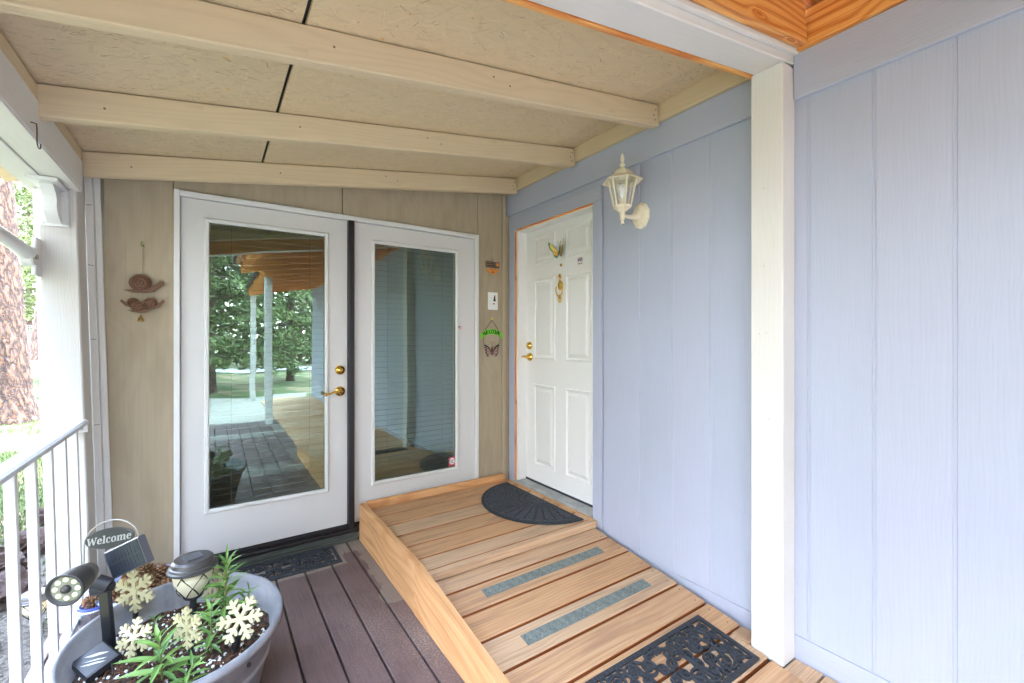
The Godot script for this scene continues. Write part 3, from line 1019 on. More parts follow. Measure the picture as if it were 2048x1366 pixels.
func text(parent: Node3D, s: String, size: float, p: Vector3, m: Material, b := Basis.IDENTITY, slant := 0.0, font := "Droid Serif", called := "lettering", depth := 0.0012) -> MeshInstance3D:
	var tm := TextMesh.new()
	var f := SystemFont.new()
	f.font_names = PackedStringArray([font])
	f.font_weight = 700
	tm.font = f
	tm.text = s
	tm.font_size = 64
	tm.pixel_size = size / 46.0
	tm.depth = depth
	var sh := Basis(Vector3(1, 0, 0), Vector3(slant, 1, 0), Vector3(0, 0, 1))
	return part(parent, called, tm, m, Transform3D(b * sh, p))

# ---------------------------------------------------------------- roofs
const SL := 0.1515

# a board along the roof slope: underside at y = yb(x), from x0 to x1, thickness t up, from z0 to z1
func slope_board(parent: Node3D, called: String, x0: float, x1: float, y_at_x0: float, sl: float, t: float, z0: float, z1: float, m: Material, ch := 0.003) -> MeshInstance3D:
	var ang := atan(sl)
	var l := (x1 - x0) / cos(ang)
	var mb := MB.new()
	mb.plank(l, t, z1 - z0, ch, Vector2(rng.randf() * 5, rng.randf() * 5))
	var b := Basis(Vector3(0, 0, 1), ang)
	var c := Vector3((x0 + x1) / 2, y_at_x0 + sl * (x1 - x0) / 2, (z0 + z1) / 2) + b * Vector3(0, t / 2, 0)
	return part(parent, called, mb.mesh(), m, Transform3D(b, c))

func ceil_y(x: float) -> float:
	return 2.562 + SL * (x + 0.04)

func build_porch_roof() -> void:
	var r := thing("porch_roof", "tan painted porch ceiling of strand board on rafters", "roof")
	slope_board(r, "ceiling_panel", -2.95, -1.817, ceil_y(-2.95) + 0.002, SL, 0.012, -0.4, 2.18, M.osb_worn, 0.001)
	slope_board(r, "ceiling_panel", -1.803, -0.225, ceil_y(-1.803) + 0.002, SL, 0.012, -0.4, 2.18, M.osb, 0.001)
	slope_board(r, "ceiling_panel", -0.222, 0.0, ceil_y(-0.222) + 0.007, SL, 0.012, -0.4, 2.18, M.osb_worn, 0.001)
	for z in [0.17, 0.845, 1.512]:
		slope_board(r, "rafter", -2.552, -0.041, ceil_y(-2.552) - 0.1165, SL, 0.113, z - 0.042, z + 0.004, M.rafter, 0.004)
		for q in [[-0.075, 0.03], [-0.085, 0.055], [-0.07, 0.085], [-1.02, 0.05], [-1.10, 0.075], [-1.72, 0.06], [-2.38, 0.05]]:
			var nm := MB.new()
			var y: float = ceil_y(q[0]) - 0.1165 + q[1]
			rot_z_to(nm, Vector3(q[0], y, z + 0.0038))
			nm.lathe(PackedVector2Array([Vector2(0.0042, 0), Vector2(0.004, 0.0012), Vector2(0, 0.0012)]), 8)
			part(r, "nail_head", nm.mesh(), M.nail)
	board(r, "ledger", Vector3(-0.040, 2.474, -0.04), Vector3(-0.001, 2.576, 2.040), M.rafter, 0.003)
	# roof covering
	slope_board(r, "roof_covering", -3.0, 0.05, ceil_y(-3.0) + 0.03, SL, 0.02, -0.4, 2.2, mat(srgb(92, 88, 84), 0.9), 0.001)
	board(r, "blocking", Vector3(-2.60, 2.121, 0.225), Vector3(-2.553, 2.17, 2.03), M.rafter, 0.002)

func build_near_roof() -> void:
	# the end rafter pair at the front of the tan ceiling: white rake with an unpainted inner board
	var k := 0.165
	var e := thing("rake_beam", "white painted sloping beam above the white corner post", "beam")
	slope_board(e, "rake_board", -2.70, -0.001, 2.435 - k * 2.59, k, 0.15, 2.052, 2.178, M.white, 0.004)
	slope_board(e, "trim_board", -2.70, -0.001, 2.485 - k * 2.70, k, 0.10, 2.1785, 2.199, M.white, 0.003)
	slope_board(e, "inner_board", -2.70, -0.001, 2.430 - k * 2.59, k, 0.15, 2.030, 2.051, M.fir, 0.003)
	var r := thing("near_roof", "natural orange fir roof framing beyond the white beam", "roof")
	board(r, "ledger", Vector3(-0.040, 2.4895, 2.2), Vector3(-0.001, 2.64, 8.2), M.fir, 0.003)
	var nz := 0
	for z in [2.2, 2.85, 3.46, 4.07, 4.68, 5.29, 5.9, 6.51, 7.12, 7.73, 8.2]:
		var xe := -1.72 if z < 4.2 else -1.38
		slope_board(r, "rafter", xe, -0.041, 2.502 + k * xe, k, 0.155, z, z + 0.04, M.fir, 0.004)
	for i in 12:
		var x0 := -1.794 + 0.151 * i
		slope_board(r, "roof_plank", x0, x0 + 0.148, 2.662 + k * x0, k, 0.02, 2.2, 4.3 if x0 < -1.4 else 8.3, M.fir, 0.002)
	slope_board(r, "roof_covering", -1.83, 0.05, 2.687 - k * 1.83, k, 0.02, 2.21, 4.32, mat(srgb(92, 88, 84), 0.9), 0.001)
	slope_board(r, "roof_covering", -1.45, 0.05, 2.687 - k * 1.45, k, 0.02, 4.325, 8.35, mat(srgb(92, 88, 84), 0.9), 0.001)

# ---------------------------------------------------------------- posts and beams
func build_posts_and_beams() -> void:
	var p := thing("corner_post", "white square post against the lavender siding", "post", "white porch posts")
	board(p, "shaft", Vector3(-0.108, D, 2.044), Vector3(-0.002, 2.433, 2.176), M.white, 0.004, 1)
	var nm := MB.new()
	for q in [[1.93, 0.05], [1.31, 0.03], [1.315, 0.06], [1.60, 0.05], [0.95, 0.07]]:
		nm.box(Vector3(-0.1085, q[0], 2.05 + q[1]), Vector3(0.002, 0.006, 0.006))
	part(p, "nail_head", nm.mesh(), mat(srgb(206, 200, 190), 0.6))

	# the leaning post by the railing
	var lp := thing("leaning_post", "thick white post with a carved bracket beside the railing", "post", "white porch posts", Vector3(-2.575, D, 0.115))
	lp.rotation.z = deg_to_rad(1.5)
	board(lp, "shaft", Vector3(-0.075, 0.0, -0.075), Vector3(0.055, 2.045, 0.085), M.white_rough, 0.005, 1)
	board(lp, "shaft_top", Vector3(0.015, 2.0455, -0.075), Vector3(0.055, 2.235, 0.085), M.white_rough, 0.004, 1)
	board(lp, "side_board", Vector3(-0.0755, 0.0, -0.1), Vector3(-0.094, 2.04, 0.06), M.white, 0.003, 1)
	board(lp, "wall_strip", Vector3(0.0555, 0.0, -0.112), Vector3(0.086, 2.20, -0.075), M.white, 0.003, 1)
	board(lp, "wall_strip", Vector3(0.0865, 0.0, -0.112), Vector3(0.112, 2.20, -0.094), M.white, 0.003, 1)
	# carved bracket
	board(lp, "bracket_plate", Vector3(-0.066, 1.868, 0.0855), Vector3(0.030, 2.028, 0.1), M.vinyl, 0.004, 1)
	board(lp, "bracket_plate", Vector3(-0.066, 2.030, 0.0855), Vector3(0.030, 2.0445, 0.27), M.vinyl, 0.004, 2)
	var bm := MB.new()
	var poly := PackedVector2Array([Vector2(0, 0)])
	for i in 15:
		var t := i / 14.0
		poly.append(Vector2(0.022 + 0.10 * t + 0.02 * sin(t * TAU), 0.005 + 0.142 * t))
	poly.append(Vector2(0.135, 0.15))
	poly.append(Vector2(0, 0.15))
	# profile lies in (z, y), carved board is 4 cm thick along x
	bm.xf = Transform3D(Basis(Vector3(0, 0, 1), Vector3(0, 1, 0), Vector3(-1, 0, 0)), Vector3(0.006, 1.879, 0.1))
	bm.prism(poly, 0.0, 0.044)
	part(lp, "bracket", bm.mesh(), M.vinyl)
	for q in [Vector3(0.018, 1.882, 0.106), Vector3(-0.056, 1.882, 0.106), Vector3(0.018, 2.016, 0.106)]:
		var sm := MB.new()
		rot_z_to(sm, q - Vector3(0, 0, 0.005))
		sm.lathe(PackedVector2Array([Vector2(0.008, 0), Vector2(0.006, 0.004), Vector2(0, 0.005)]), 12)
		part(lp, "screw", sm.mesh(), M.vinyl)
	# nails along the wall strip
	for y in [0.92, 1.35, 1.72, 2.02]:
		var nm2 := MB.new()
		nm2.xf = at(Vector3(0.071, y, -0.0745), 0, 0, rng.randf_range(-8, 8))
		nm2.box(Vector3.ZERO, Vector3(0.022, 0.0025, 0.002))
		part(lp, "crack", nm2.mesh(), mat(srgb(92, 88, 84), 0.8))

	var b := thing("eave_beam", "white painted beam over the railing with a wire hook", "beam")
	board(b, "inner_beam", Vector3(-2.655, 1.983, 0.205), Vector3(-2.552, 2.120, 2.29), M.white, 0.003, 2)
	board(b, "lower_strip", Vector3(-2.580, 1.9745, 0.205), Vector3(-2.5545, 1.9828, 2.29), M.white, 0.002, 2)
	board(b, "outer_beam", Vector3(-2.750, 1.979, -0.3), Vector3(-2.658, 2.112, 1.20), M.white, 0.003, 2)
	board(b, "outer_beam", Vector3(-2.750, 1.981, 1.203), Vector3(-2.658, 2.114, 2.29), M.white, 0.003, 2)
	var ob := thing("far_post", "white post under the fir roof edge behind the viewer", "post", "posts of the fir roof")
	board(ob, "shaft", Vector3(-1.36, D, 4.72), Vector3(-1.25, 2.265, 4.83), M.white, 0.004, 1)
	var ob2 := thing("far_post", "white post at the far end of the fir roof", "post", "posts of the fir roof")
	board(ob2, "shaft", Vector3(-1.36, D, 8.06), Vector3(-1.25, 2.265, 8.17), M.white, 0.004, 1)
	var fp := thing("front_post", "white post at the outer end of the sloping beam", "post", "white porch posts")
	board(fp, "shaft", Vector3(-2.652, D, 2.19), Vector3(-2.553, 1.974, 2.288), M.white, 0.004, 1)

	var hk := MB.new()
	var pts := PackedVector3Array()
	pts.append(Vector3(0, 0.006, 0))
	pts.append(Vector3(0.014, 0.004, 0))
	pts.append(Vector3(0.015, -0.01, 0))
	for i in 12:
		var a := lerpf(0.0, -PI * 1.05, i / 11.0)
		pts.append(Vector3(0.015, -0.052 + 0.020 * sin(a), -0.020 + 0.020 * cos(a)))
	hk.tube(pts, 0.0018, 6)
	var h := part(self, "wire_hook", hk.mesh(), mat(srgb(70, 62, 58), 0.5, 0.6), at(Vector3(-2.5515, 2.005, 0.93)))
	tag(h, "thin rusty wire hook screwed into the white beam", "hook")

	# pole holder on the outer side of the leaning post
	var f := thing("pole_holder", "white tubular pole arm clamped to the leaning white post", "bracket", "", Vector3(-2.705, 1.645, 0.30))
	board(f, "mounting_plate", Vector3(0.0, -0.075, -0.12), Vector3(0.016, 0.09, -0.04), M.vinyl, 0.004, 1)
	var km := MB.new()
	km.xf = Transform3D(Basis(Vector3(0, 0, 1), PI / 2), Vector3(0.0, 0, 0))
	km.lathe(PackedVector2Array([Vector2(0, -0.022), Vector2(0.038, -0.022), Vector2(0.042, -0.016), Vector2(0.042, 0.016), Vector2(0.038, 0.022), Vector2(0, 0.022)]), 28)
	part(f, "knuckle", km.mesh(), M.vinyl)
	var tm := MB.new()
	tm.tube(PackedVector3Array([Vector3(0, 0.01, 0.02), Vector3(-0.004, 0.025, 0.12), Vector3(-0.012, 0.05, 0.40)]), [0.030, 0.027, 0.026], 18)
	part(f, "tube", tm.mesh(), M.vinyl)
	var bt := MB.new()
	bt.xf = Transform3D(Basis(Vector3(0, 0, 1), -PI / 2), Vector3(0.022, 0, 0))
	bt.lathe(PackedVector2Array([Vector2(0.012, 0), Vector2(0.012, 0.007), Vector2(0, 0.008)]), 6)
	part(f, "bolt", bt.mesh(), mat(srgb(170, 160, 140), 0.4, 0.6))

# ---------------------------------------------------------------- railing
func build_railing() -> void:
	var r := thing("railing", "white metal porch railing with square balusters", "railing", "", Vector3(-2.56, 0.912, 0.205))
	r.rotation.z = deg_to_rad(1.3)
	var top := MB.new()
	top.xf = Transform3D(Basis(Vector3(0, 0, 1), Vector3(1, 0, 0), Vector3(0, 1, 0)), Vector3.ZERO)
	top.extrude_x(PackedVector2Array([Vector2(-0.027, -0.026), Vector2(0.027, -0.026), Vector2(0.029, -0.010), Vector2(0.021, -0.002), Vector2(0.0, 0.0), Vector2(-0.021, -0.002), Vector2(-0.029, -0.010)]), 0.002, 2.0)
	var rail_m := mat(srgb(214, 217, 222), 0.35)
	part(r, "top_rail", top.mesh(), rail_m)
	board(r, "bottom_rail", Vector3(-0.016, -0.862, 0.002), Vector3(0.016, -0.832, 2.0), mat(srgb(206, 216, 226), 0.35), 0.003)
	for i in 10:
		var z := 0.118 + 0.19 * i
		board(r, "baluster", Vector3(-0.0125, -0.8315, z - 0.0125), Vector3(0.0125, -0.0265, z + 0.0125), M.vinyl, 0.002, 1)
	board(r, "rail_bracket", Vector3(-0.026, -0.062, 0.0015), Vector3(0.026, -0.027, 0.006), M.vinyl, 0.002)
	var bm := MB.new()
	rot_z_to(bm, Vector3(0.006, -0.045, 0.006))
	bm.lathe(PackedVector2Array([Vector2(0.006, 0), Vector2(0.006, 0.003), Vector2(0, 0.005)]), 10)
	part(r, "bolt", bm.mesh(), M.zinc)

# ---------------------------------------------------------------- ramp
func build_ramp() -> void:
	var r := thing("entry_ramp", "natural wood landing and ramp leading to the front door", "ramp")
	var zs := [[0.002, 0.188], [0.201, 0.360], [0.374, 0.529], [0.543, 0.691], [0.705, 0.853], [0.867, 0.987]]
	for i in zs.size():
		var x1 := -0.030 if i > 0 else -0.036
		if i > 0:
			x1 = -0.05
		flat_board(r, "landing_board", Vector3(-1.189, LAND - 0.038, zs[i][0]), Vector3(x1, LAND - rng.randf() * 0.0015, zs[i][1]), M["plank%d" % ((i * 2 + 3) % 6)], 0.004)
	board(r, "edge_strip", Vector3(-0.048, LAND - 0.036, 0.045), Vector3(-0.0285, LAND + 0.002, 0.997), M.skirt, 0.003, 2)
	board(r, "edge_strip", Vector3(-1.189, LAND - 0.046, 0.999), Vector3(-0.029, LAND - 0.0015, 1.036), M.plank1, 0.003, 0)
	board(r, "curb", Vector3(-1.188, LAND + 0.0005, 0.0245), Vector3(-0.082, 0.1905, 0.050), M.skirt, 0.004, 0)
	board(r, "side_board", Vector3(-1.230, D + 0.001, 0.0225), Vector3(-1.190, 0.180, 0.988), M.skirt, 0.004, 2)
	# tapered side of the ramp
	var sm := MB.new()
	var y0 := 0.176
	var y1 := 0.005
	var zz0 := 0.9885
	var zz1 := 2.45
	var v := [Vector3(-1.230, D + 0.001, zz0), Vector3(-1.190, D + 0.001, zz0), Vector3(-1.190, y0, zz0), Vector3(-1.230, y0, zz0)]
	var w := [Vector3(-1.230, D + 0.001, zz1), Vector3(-1.190, D + 0.001, zz1), Vector3(-1.190, y1, zz1), Vector3(-1.230, y1, zz1)]
	sm.xf = Transform3D.IDENTITY
	for i in 4:
		var a: Vector3 = v[i]
		var b: Vector3 = v[(i + 1) % 4]
		var c: Vector3 = w[(i + 1) % 4]
		var d: Vector3 = w[i]
		var l := a.distance_to(b)
		var o := i * 0.31
		sm.quad(a, b, c, d, Vector2(0, o), Vector2(0, o + l), Vector2(1.46, o + d.distance_to(c)), Vector2(1.46, o))
	sm.quad(v[3], v[2], v[1], v[0])
	sm.quad(w[0], w[1], w[2], w[3])
	part(r, "ramp_side", sm.mesh(), M.skirt)
	# sloping boards
	var sl := -0.125
	var rz := [[1.010, 1.126], [1.138, 1.288], [1.300, 1.453], [1.465, 1.620], [1.632, 1.780], [1.792, 1.951], [1.963, 2.117], [2.130, 2.284]]
	for i in rz.size():
		var zm: float = (rz[i][0] + rz[i][1]) / 2
		var wd: float = rz[i][1] - rz[i][0]
		var ln := 1.157
		var cx := -0.6105
		if i >= 6:
			ln = 1.072
			cx = -0.653
		var mb := MB.new()
		mb.plank(ln, 0.036, wd, 0.005, Vector2(rng.randf() * 5, rng.randf() * 5))
		var b := Basis(Vector3(1, 0, 0), -atan(sl))
		part(r, "ramp_board", mb.mesh_split(M["plank%d" % ((i * 2 + 1) % 6)], M.side_orange), null, Transform3D(b, Vector3(cx, 0.081 + sl * (zm - 1.035) - 0.018, zm)))
		if i == 1 or i == 3:
			var g := MB.new()
			g.box(Vector3.ZERO, Vector3(0.792, 0.0016, 0.060))
			part(r, "grip_strip", g.mesh(), M.grip, Transform3D(b, Vector3(-0.570, 0.0812 + sl * (zm - 1.035) + 0.0004, zm)))
		# screw heads
		for sx in [-1.16, -0.07]:
			for dz in [-0.045, 0.045]:
				var q := MB.new()
				q.lathe(PackedVector2Array([Vector2(0.0035, 0), Vector2(0.003, 0.0012), Vector2(0, 0.0012)]), 8)
				part(r, "screw", q.mesh(), mat(srgb(70, 56, 46), 0.6), Transform3D(b, Vector3(sx, 0.081 + sl * (zm + dz - 1.035), zm + dz)))
	# short fillers round the foot of the white post
	board(r, "filler_board", Vector3(-0.116, -0.075, 1.965), Vector3(-0.03, -0.036, 2.041), M.plank4, 0.004, 2)
	board(r, "filler_board", Vector3(-0.116, D - 0.04, 2.1785), Vector3(-0.012, D - 0.001, 2.284), M.plank2, 0.004, 0)
	# framing under the boards
	for x in [-1.17, -0.62, -0.08]:
		board(r, "stringer", Vector3(x, D + 0.001, 0.03), Vector3(x + 0.038, LAND - 0.0385, 0.99), M.skirt)

# ---------------------------------------------------------------- mats
func scroll_mat(sd: int, L: float, W: float, kw: float, hh: float) -> Array:
	var fr := MB.new()
	var bw := 0.019
	for b in [[-L / 2, -W / 2, L / 2, -W / 2 + bw], [-L / 2, W / 2 - bw, L / 2, W / 2], [-L / 2, -W / 2 + bw, -L / 2 + bw, W / 2 - bw], [L / 2 - bw, -W / 2 + bw, L / 2, W / 2 - bw]]:
		fr.box(Vector3((b[0] + b[2]) / 2, hh * 0.48, (b[1] + b[3]) / 2), Vector3(b[2] - b[0], hh * 0.96, b[3] - b[1]))
	var sc := MB.new()
	var r := RandomNumberGenerator.new()
	r.seed = sd
	var y0 := 0.0005
	var lift := [hh]
	var spiral := func(cx: float, cz: float, r0: float, a0: float, turns: float, dr: float) -> PackedVector2Array:
		var p := PackedVector2Array()
		var n := int(20 * turns)
		for i in n + 1:
			var t := float(i) / n
			var rad := lerpf(r0, 0.010, pow(t, 0.8))
			p.append(Vector2(cx + rad * cos(a0 + dr * t * turns * TAU), cz + rad * sin(a0 + dr * t * turns * TAU)))
		return p
	var il := L / 2 - bw
	var iw := W / 2 - bw
	# four mirrored quarters round a central motif
	for sx in [-1.0, 1.0]:
		for sz in [-1.0, 1.0]:
			var dr: float = sx * sz
			var add := func(pts: PackedVector2Array, w: float) -> void:
				var q := PackedVector2Array()
				for p in pts:
					q.append(Vector2(clampf(p.x, 0, il) * sx, clampf(p.y, 0, iw) * sz))
				sc.ribbon(q, w * kw, y0, lift[0])
				lift[0] += 0.00004
			add.call(spiral.call(il * 0.88, iw * 0.68, 0.036, 2.4, 1.5, 1.0), 0.011)
			add.call(spiral.call(il * 0.66, iw * 0.60, 0.047, 0.2, 1.6, 1.0), 0.012)
			add.call(spiral.call(il * 0.42, iw * 0.66, 0.040, 3.6, 1.5, -1.0), 0.011)
			add.call(spiral.call(il * 0.20, iw * 0.56, 0.050, 0.9, 1.6, -1.0), 0.013)
			add.call(spiral.call(il * 0.78, iw * 0.24, 0.030, 1.4, 1.4, -1.0), 0.011)
			add.call(spiral.call(il * 0.33, iw * 0.22, 0.028, 4.4, 1.4, 1.0), 0.011)
			var big := PackedVector2Array()
			for i in 19:
				var t := i / 18.0
				big.append(Vector2(il * t, iw * (0.5 - 0.45 * cos(t * PI * 3.0))))
			add.call(big, 0.012)
			var arc := PackedVector2Array()
			for i in 13:
				var a := i / 12.0 * PI / 2
				arc.append(Vector2(il * 0.54 + il * 0.40 * cos(a), iw * 0.9 * sin(a)))
			add.call(arc, 0.010)
			var arc2 := PackedVector2Array()
			for i in 13:
				var a := i / 12.0 * PI / 2
				arc2.append(Vector2(il * 0.30 * cos(a), iw * 0.92 * sin(a)))
			add.call(arc2, 0.013)
			add.call(spiral.call(il * 0.54, iw * 0.28, 0.034, 2.0, 1.5, 1.0), 0.012)
			add.call(spiral.call(il * 0.93, iw * 0.30, 0.022, 5.0, 1.2, -1.0), 0.010)
			add.call(spiral.call(il * 0.08, iw * 0.22, 0.026, 0.4, 1.3, 1.0), 0.012)
			add.call(spiral.call(il * 0.53, iw * 0.90, 0.018, 3.0, 1.1, 1.0), 0.009)
			add.call(spiral.call(il * 0.78, iw * 0.90, 0.018, 5.6, 1.1, -1.0), 0.009)
			add.call(spiral.call(il * 0.08, iw * 0.86, 0.022, 4.0, 1.2, -1.0), 0.010)
			var arc3 := PackedVector2Array()
			for i in 13:
				var a := i / 12.0 * PI
				arc3.append(Vector2(il * 0.52 + il * 0.22 * cos(a), iw * 0.72 * sin(a)))
			add.call(arc3, 0.011)
			for p in [Vector2(il * 0.88, iw * 0.68), Vector2(il * 0.66, iw * 0.60), Vector2(il * 0.42, iw * 0.66), Vector2(il * 0.20, iw * 0.56), Vector2(il * 0.78, iw * 0.24)]:
				sc.xf = Transform3D(Basis.IDENTITY, Vector3(p.x * sx, 0, p.y * sz))
				sc.lathe(PackedVector2Array([Vector2(0.011 * kw, y0), Vector2(0.011 * kw, hh * 0.9), Vector2(0.006 * kw, hh * 1.2), Vector2(0, hh * 1.25)]), 10, 1, 1, true)
				sc.xf = Transform3D.IDENTITY
	return [fr.mesh(), sc.mesh()]

func build_mats() -> void:
	var a := thing("scroll_mat", "black rubber scrollwork mat lying at the foot of the glass door", "doormat", "scrollwork rubber mats", Vector3(-1.752, D + 0.0005, 0.132))
	var m := scroll_mat(3, 0.715, 0.246, 0.62, 0.006)
	part(a, "border", m[0], M.rubber)
	part(a, "scrollwork", m[1], M.rubber)
	var b := thing("scroll_mat", "black rubber scrollwork mat at the lower end of the wooden ramp", "doormat", "scrollwork rubber mats", Vector3(-0.541, 0.081 - 0.125 * (1.968 - 1.035) + 0.0007, 1.968))
	var m2 := scroll_mat(4, 0.755, 0.285, 0.88, 0.0105)
	b.rotation.x = atan(0.125)
	part(b, "border", m2[0], M.rubber)
	part(b, "scrollwork", m2[1], M.rubber)
	# half round mat
	var h := thing("half_round_mat", "charcoal half round doormat with a sunburst relief on the landing", "doormat", "", Vector3(-0.099, LAND + 0.0022, 0.553))
	var rx := 0.425
	var rz := 0.438
	var sector := func(r0: float, r1: float, a0: float, a1: float, inset: float, y0: float, y1: float) -> ArrayMesh:
		var mb := MB.new()
		var n := maxi(2, int((a1 - a0) / 0.08))
		var outer := PackedVector2Array()
		var poly := PackedVector2Array()
		for i in n + 1:
			var t := lerpf(a0, a1, float(i) / n)
			outer.append(Vector2(sin(t) * rz * r1, cos(t) * rx * r1 + inset))
		for p in outer:
			poly.append(p)
		if r0 < 0.001:
			poly.append(Vector2(0, inset))
		else:
			for i in n + 1:
				var t := lerpf(a1, a0, float(i) / n)
				poly.append(Vector2(sin(t) * rz * r0, cos(t) * rx * r0 + inset))
		# local: x -> -z, y -> -x, z -> up
		mb.xf = Transform3D(Basis(Vector3(0, 0, -1), Vector3(-1, 0, 0), Vector3(0, 1, 0)), Vector3.ZERO)
		mb.prism(poly, y0, y1)
		return mb.mesh()
	part(h, "base", sector.call(0.0, 1.0, -PI / 2, PI / 2, 0.0, 0.0, 0.006), M.rubber)
	part(h, "border", sector.call(0.945, 0.995, -PI / 2 + 0.01, PI / 2 - 0.01, 0.0, 0.006, 0.010), M.rubber)
	var cnt := 17
	for i in cnt:
		var a0 := lerpf(-PI / 2 + 0.06, PI / 2 - 0.06, float(i) / cnt) + 0.022
		var a1 := lerpf(-PI / 2 + 0.06, PI / 2 - 0.06, float(i + 1) / cnt) - 0.022
		part(h, "ray", sector.call(0.36, 0.86 + 0.025 * (i % 2), a0, a1, 0.012, 0.006, 0.0135), M.carpet)
	part(h, "arc", sector.call(0.275, 0.335, -PI / 2 + 0.08, PI / 2 - 0.08, 0.012, 0.006, 0.0135), M.carpet)
	part(h, "centre", sector.call(0.0, 0.24, -PI / 2 + 0.02, PI / 2 - 0.02, 0.014, 0.006, 0.0135), M.carpet)
	part(h, "arc", sector.call(0.895, 0.93, -PI / 2 + 0.05, PI / 2 - 0.05, 0.010, 0.006, 0.0125), M.carpet)

# ---------------------------------------------------------------- wall lantern
func build_wall_lantern() -> void:
	var l := thing("wall_lantern", "cream six sided coach lantern on the lavender wall", "lamp", "", Vector3(-0.148, 1.93, 1.352))
	var pm := MB.new()
	pm.xf = Transform3D(Basis(Vector3(0, 0, 1), PI / 2), Vector3(0.1475, 0.068, 0.012))
	pm.lathe(PackedVector2Array([Vector2(0.0, 0.0), Vector2(0.066, 0.0), Vector2(0.066, 0.008), Vector2(0.050, 0.022), Vector2(0.022, 0.030), Vector2(0.016, 0.05), Vector2(0.0, 0.05)]), 10, 1.18, 0.92)
	part(l, "wall_plate", pm.mesh(), M.cream)
	var am := MB.new()
	am.tube(PackedVector3Array([Vector3(0.11, 0.062, 0.010), Vector3(0.07, 0.050, 0.006), Vector3(0.035, 0.048, 0.002), Vector3(0.0, 0.052, 0.0)]), [0.022, 0.013, 0.010, 0.010], 12)
	part(l, "arm", am.mesh(), M.cream)
	var bm := MB.new()
	bm.lathe(PackedVector2Array([Vector2(0, 0), Vector2(0.011, 0.0), Vector2(0.012, 0.006), Vector2(0.008, 0.012), Vector2(0.008, 0.022), Vector2(0.014, 0.028), Vector2(0.012, 0.036), Vector2(0.015, 0.06), Vector2(0.018, 0.066), Vector2(0.012, 0.075)]), 16, 1, 1, true)
	part(l, "stem", bm.mesh(), M.cream)
	var cup := MB.new()
	cup.lathe(PackedVector2Array([Vector2(0.0, 0.068), Vector2(0.020, 0.070), Vector2(0.036, 0.082), Vector2(0.050, 0.092), Vector2(0.052, 0.104), Vector2(0.046, 0.106), Vector2(0.0, 0.106)]), 6)
	part(l, "cup", cup.mesh(), M.cream)
	# six glass sides between bars
	var r0 := 0.048
	var r1 := 0.078
	var h0 := 0.106
	var h1 := 0.252
	for i in 6:
		var a := TAU * i / 6
		var b := TAU * (i + 1) / 6
		var bar := MB.new()
		bar.tube(PackedVector3Array([Vector3(r0 * cos(a), h0, r0 * sin(a)), Vector3(r1 * cos(a), h1, r1 * sin(a))]), 0.0055, 6)
		part(l, "bar", bar.mesh(), M.cream)
		var g := MB.new()
		var k := 0.965
		g.quad(Vector3(r0 * k * cos(a), h0, r0 * k * sin(a)), Vector3(r1 * k * cos(a), h1, r1 * k * sin(a)), Vector3(r1 * k * cos(b), h1, r1 * k * sin(b)), Vector3(r0 * k * cos(b), h0, r0 * k * sin(b)))
		part(l, "glass_pane", g.mesh(), M.clear_glass)
	var rm := MB.new()
	rm.lathe(PackedVector2Array([Vector2(0.078, 0.252), Vector2(0.112, 0.236), Vector2(0.114, 0.241), Vector2(0.080, 0.266), Vector2(0.062, 0.270), Vector2(0.052, 0.292), Vector2(0.034, 0.306), Vector2(0.020, 0.310)]), 6)
	part(l, "roof", rm.mesh(), M.cream)
	var fm := MB.new()
	fm.lathe(PackedVector2Array([Vector2(0.024, 0.308), Vector2(0.016, 0.314), Vector2(0.010, 0.320), Vector2(0.012, 0.328), Vector2(0.017, 0.334), Vector2(0.012, 0.340), Vector2(0.007, 0.346), Vector2(0.011, 0.362), Vector2(0.008, 0.384), Vector2(0.002, 0.400), Vector2(0, 0.401)]), 16, 1, 1, true)
	part(l, "finial", fm.mesh(), M.cream)
	var sk := MB.new()
	sk.lathe(PackedVector2Array([Vector2(0.018, 0.106), Vector2(0.018, 0.142), Vector2(0.0, 0.143)]), 20)
	part(l, "socket", sk.mesh(), M.cream)
	var bu := MB.new()
	bu.lathe(PackedVector2Array([Vector2(0.013, 0.143), Vector2(0.014, 0.152), Vector2(0.022, 0.166), Vector2(0.029, 0.184), Vector2(0.030, 0.198), Vector2(0.025, 0.214), Vector2(0.014, 0.225), Vector2(0, 0.228)]), 20, 1, 1, true)
	part(l, "bulb", bu.mesh(), mat(srgb(236, 236, 232), 0.25))

# ---------------------------------------------------------------- things on the taupe wall
func spiral_tube(mb: MB, c: Vector3, r0: float, turns: float, rad: float) -> void:
	var pts := PackedVector3Array()
	var rs := PackedFloat32Array()
	var n := int(turns * 18)
	for i in n + 1:
		var t := float(i) / n
		var a := t * turns * TAU + 0.6
		var r := lerpf(r0, 0.002, t)
		pts.append(c + Vector3(r * cos(a), r * sin(a), 0.004 * t))
		rs.append(lerpf(rad, rad * 0.45, t))
	mb.tube(pts, rs, 7)

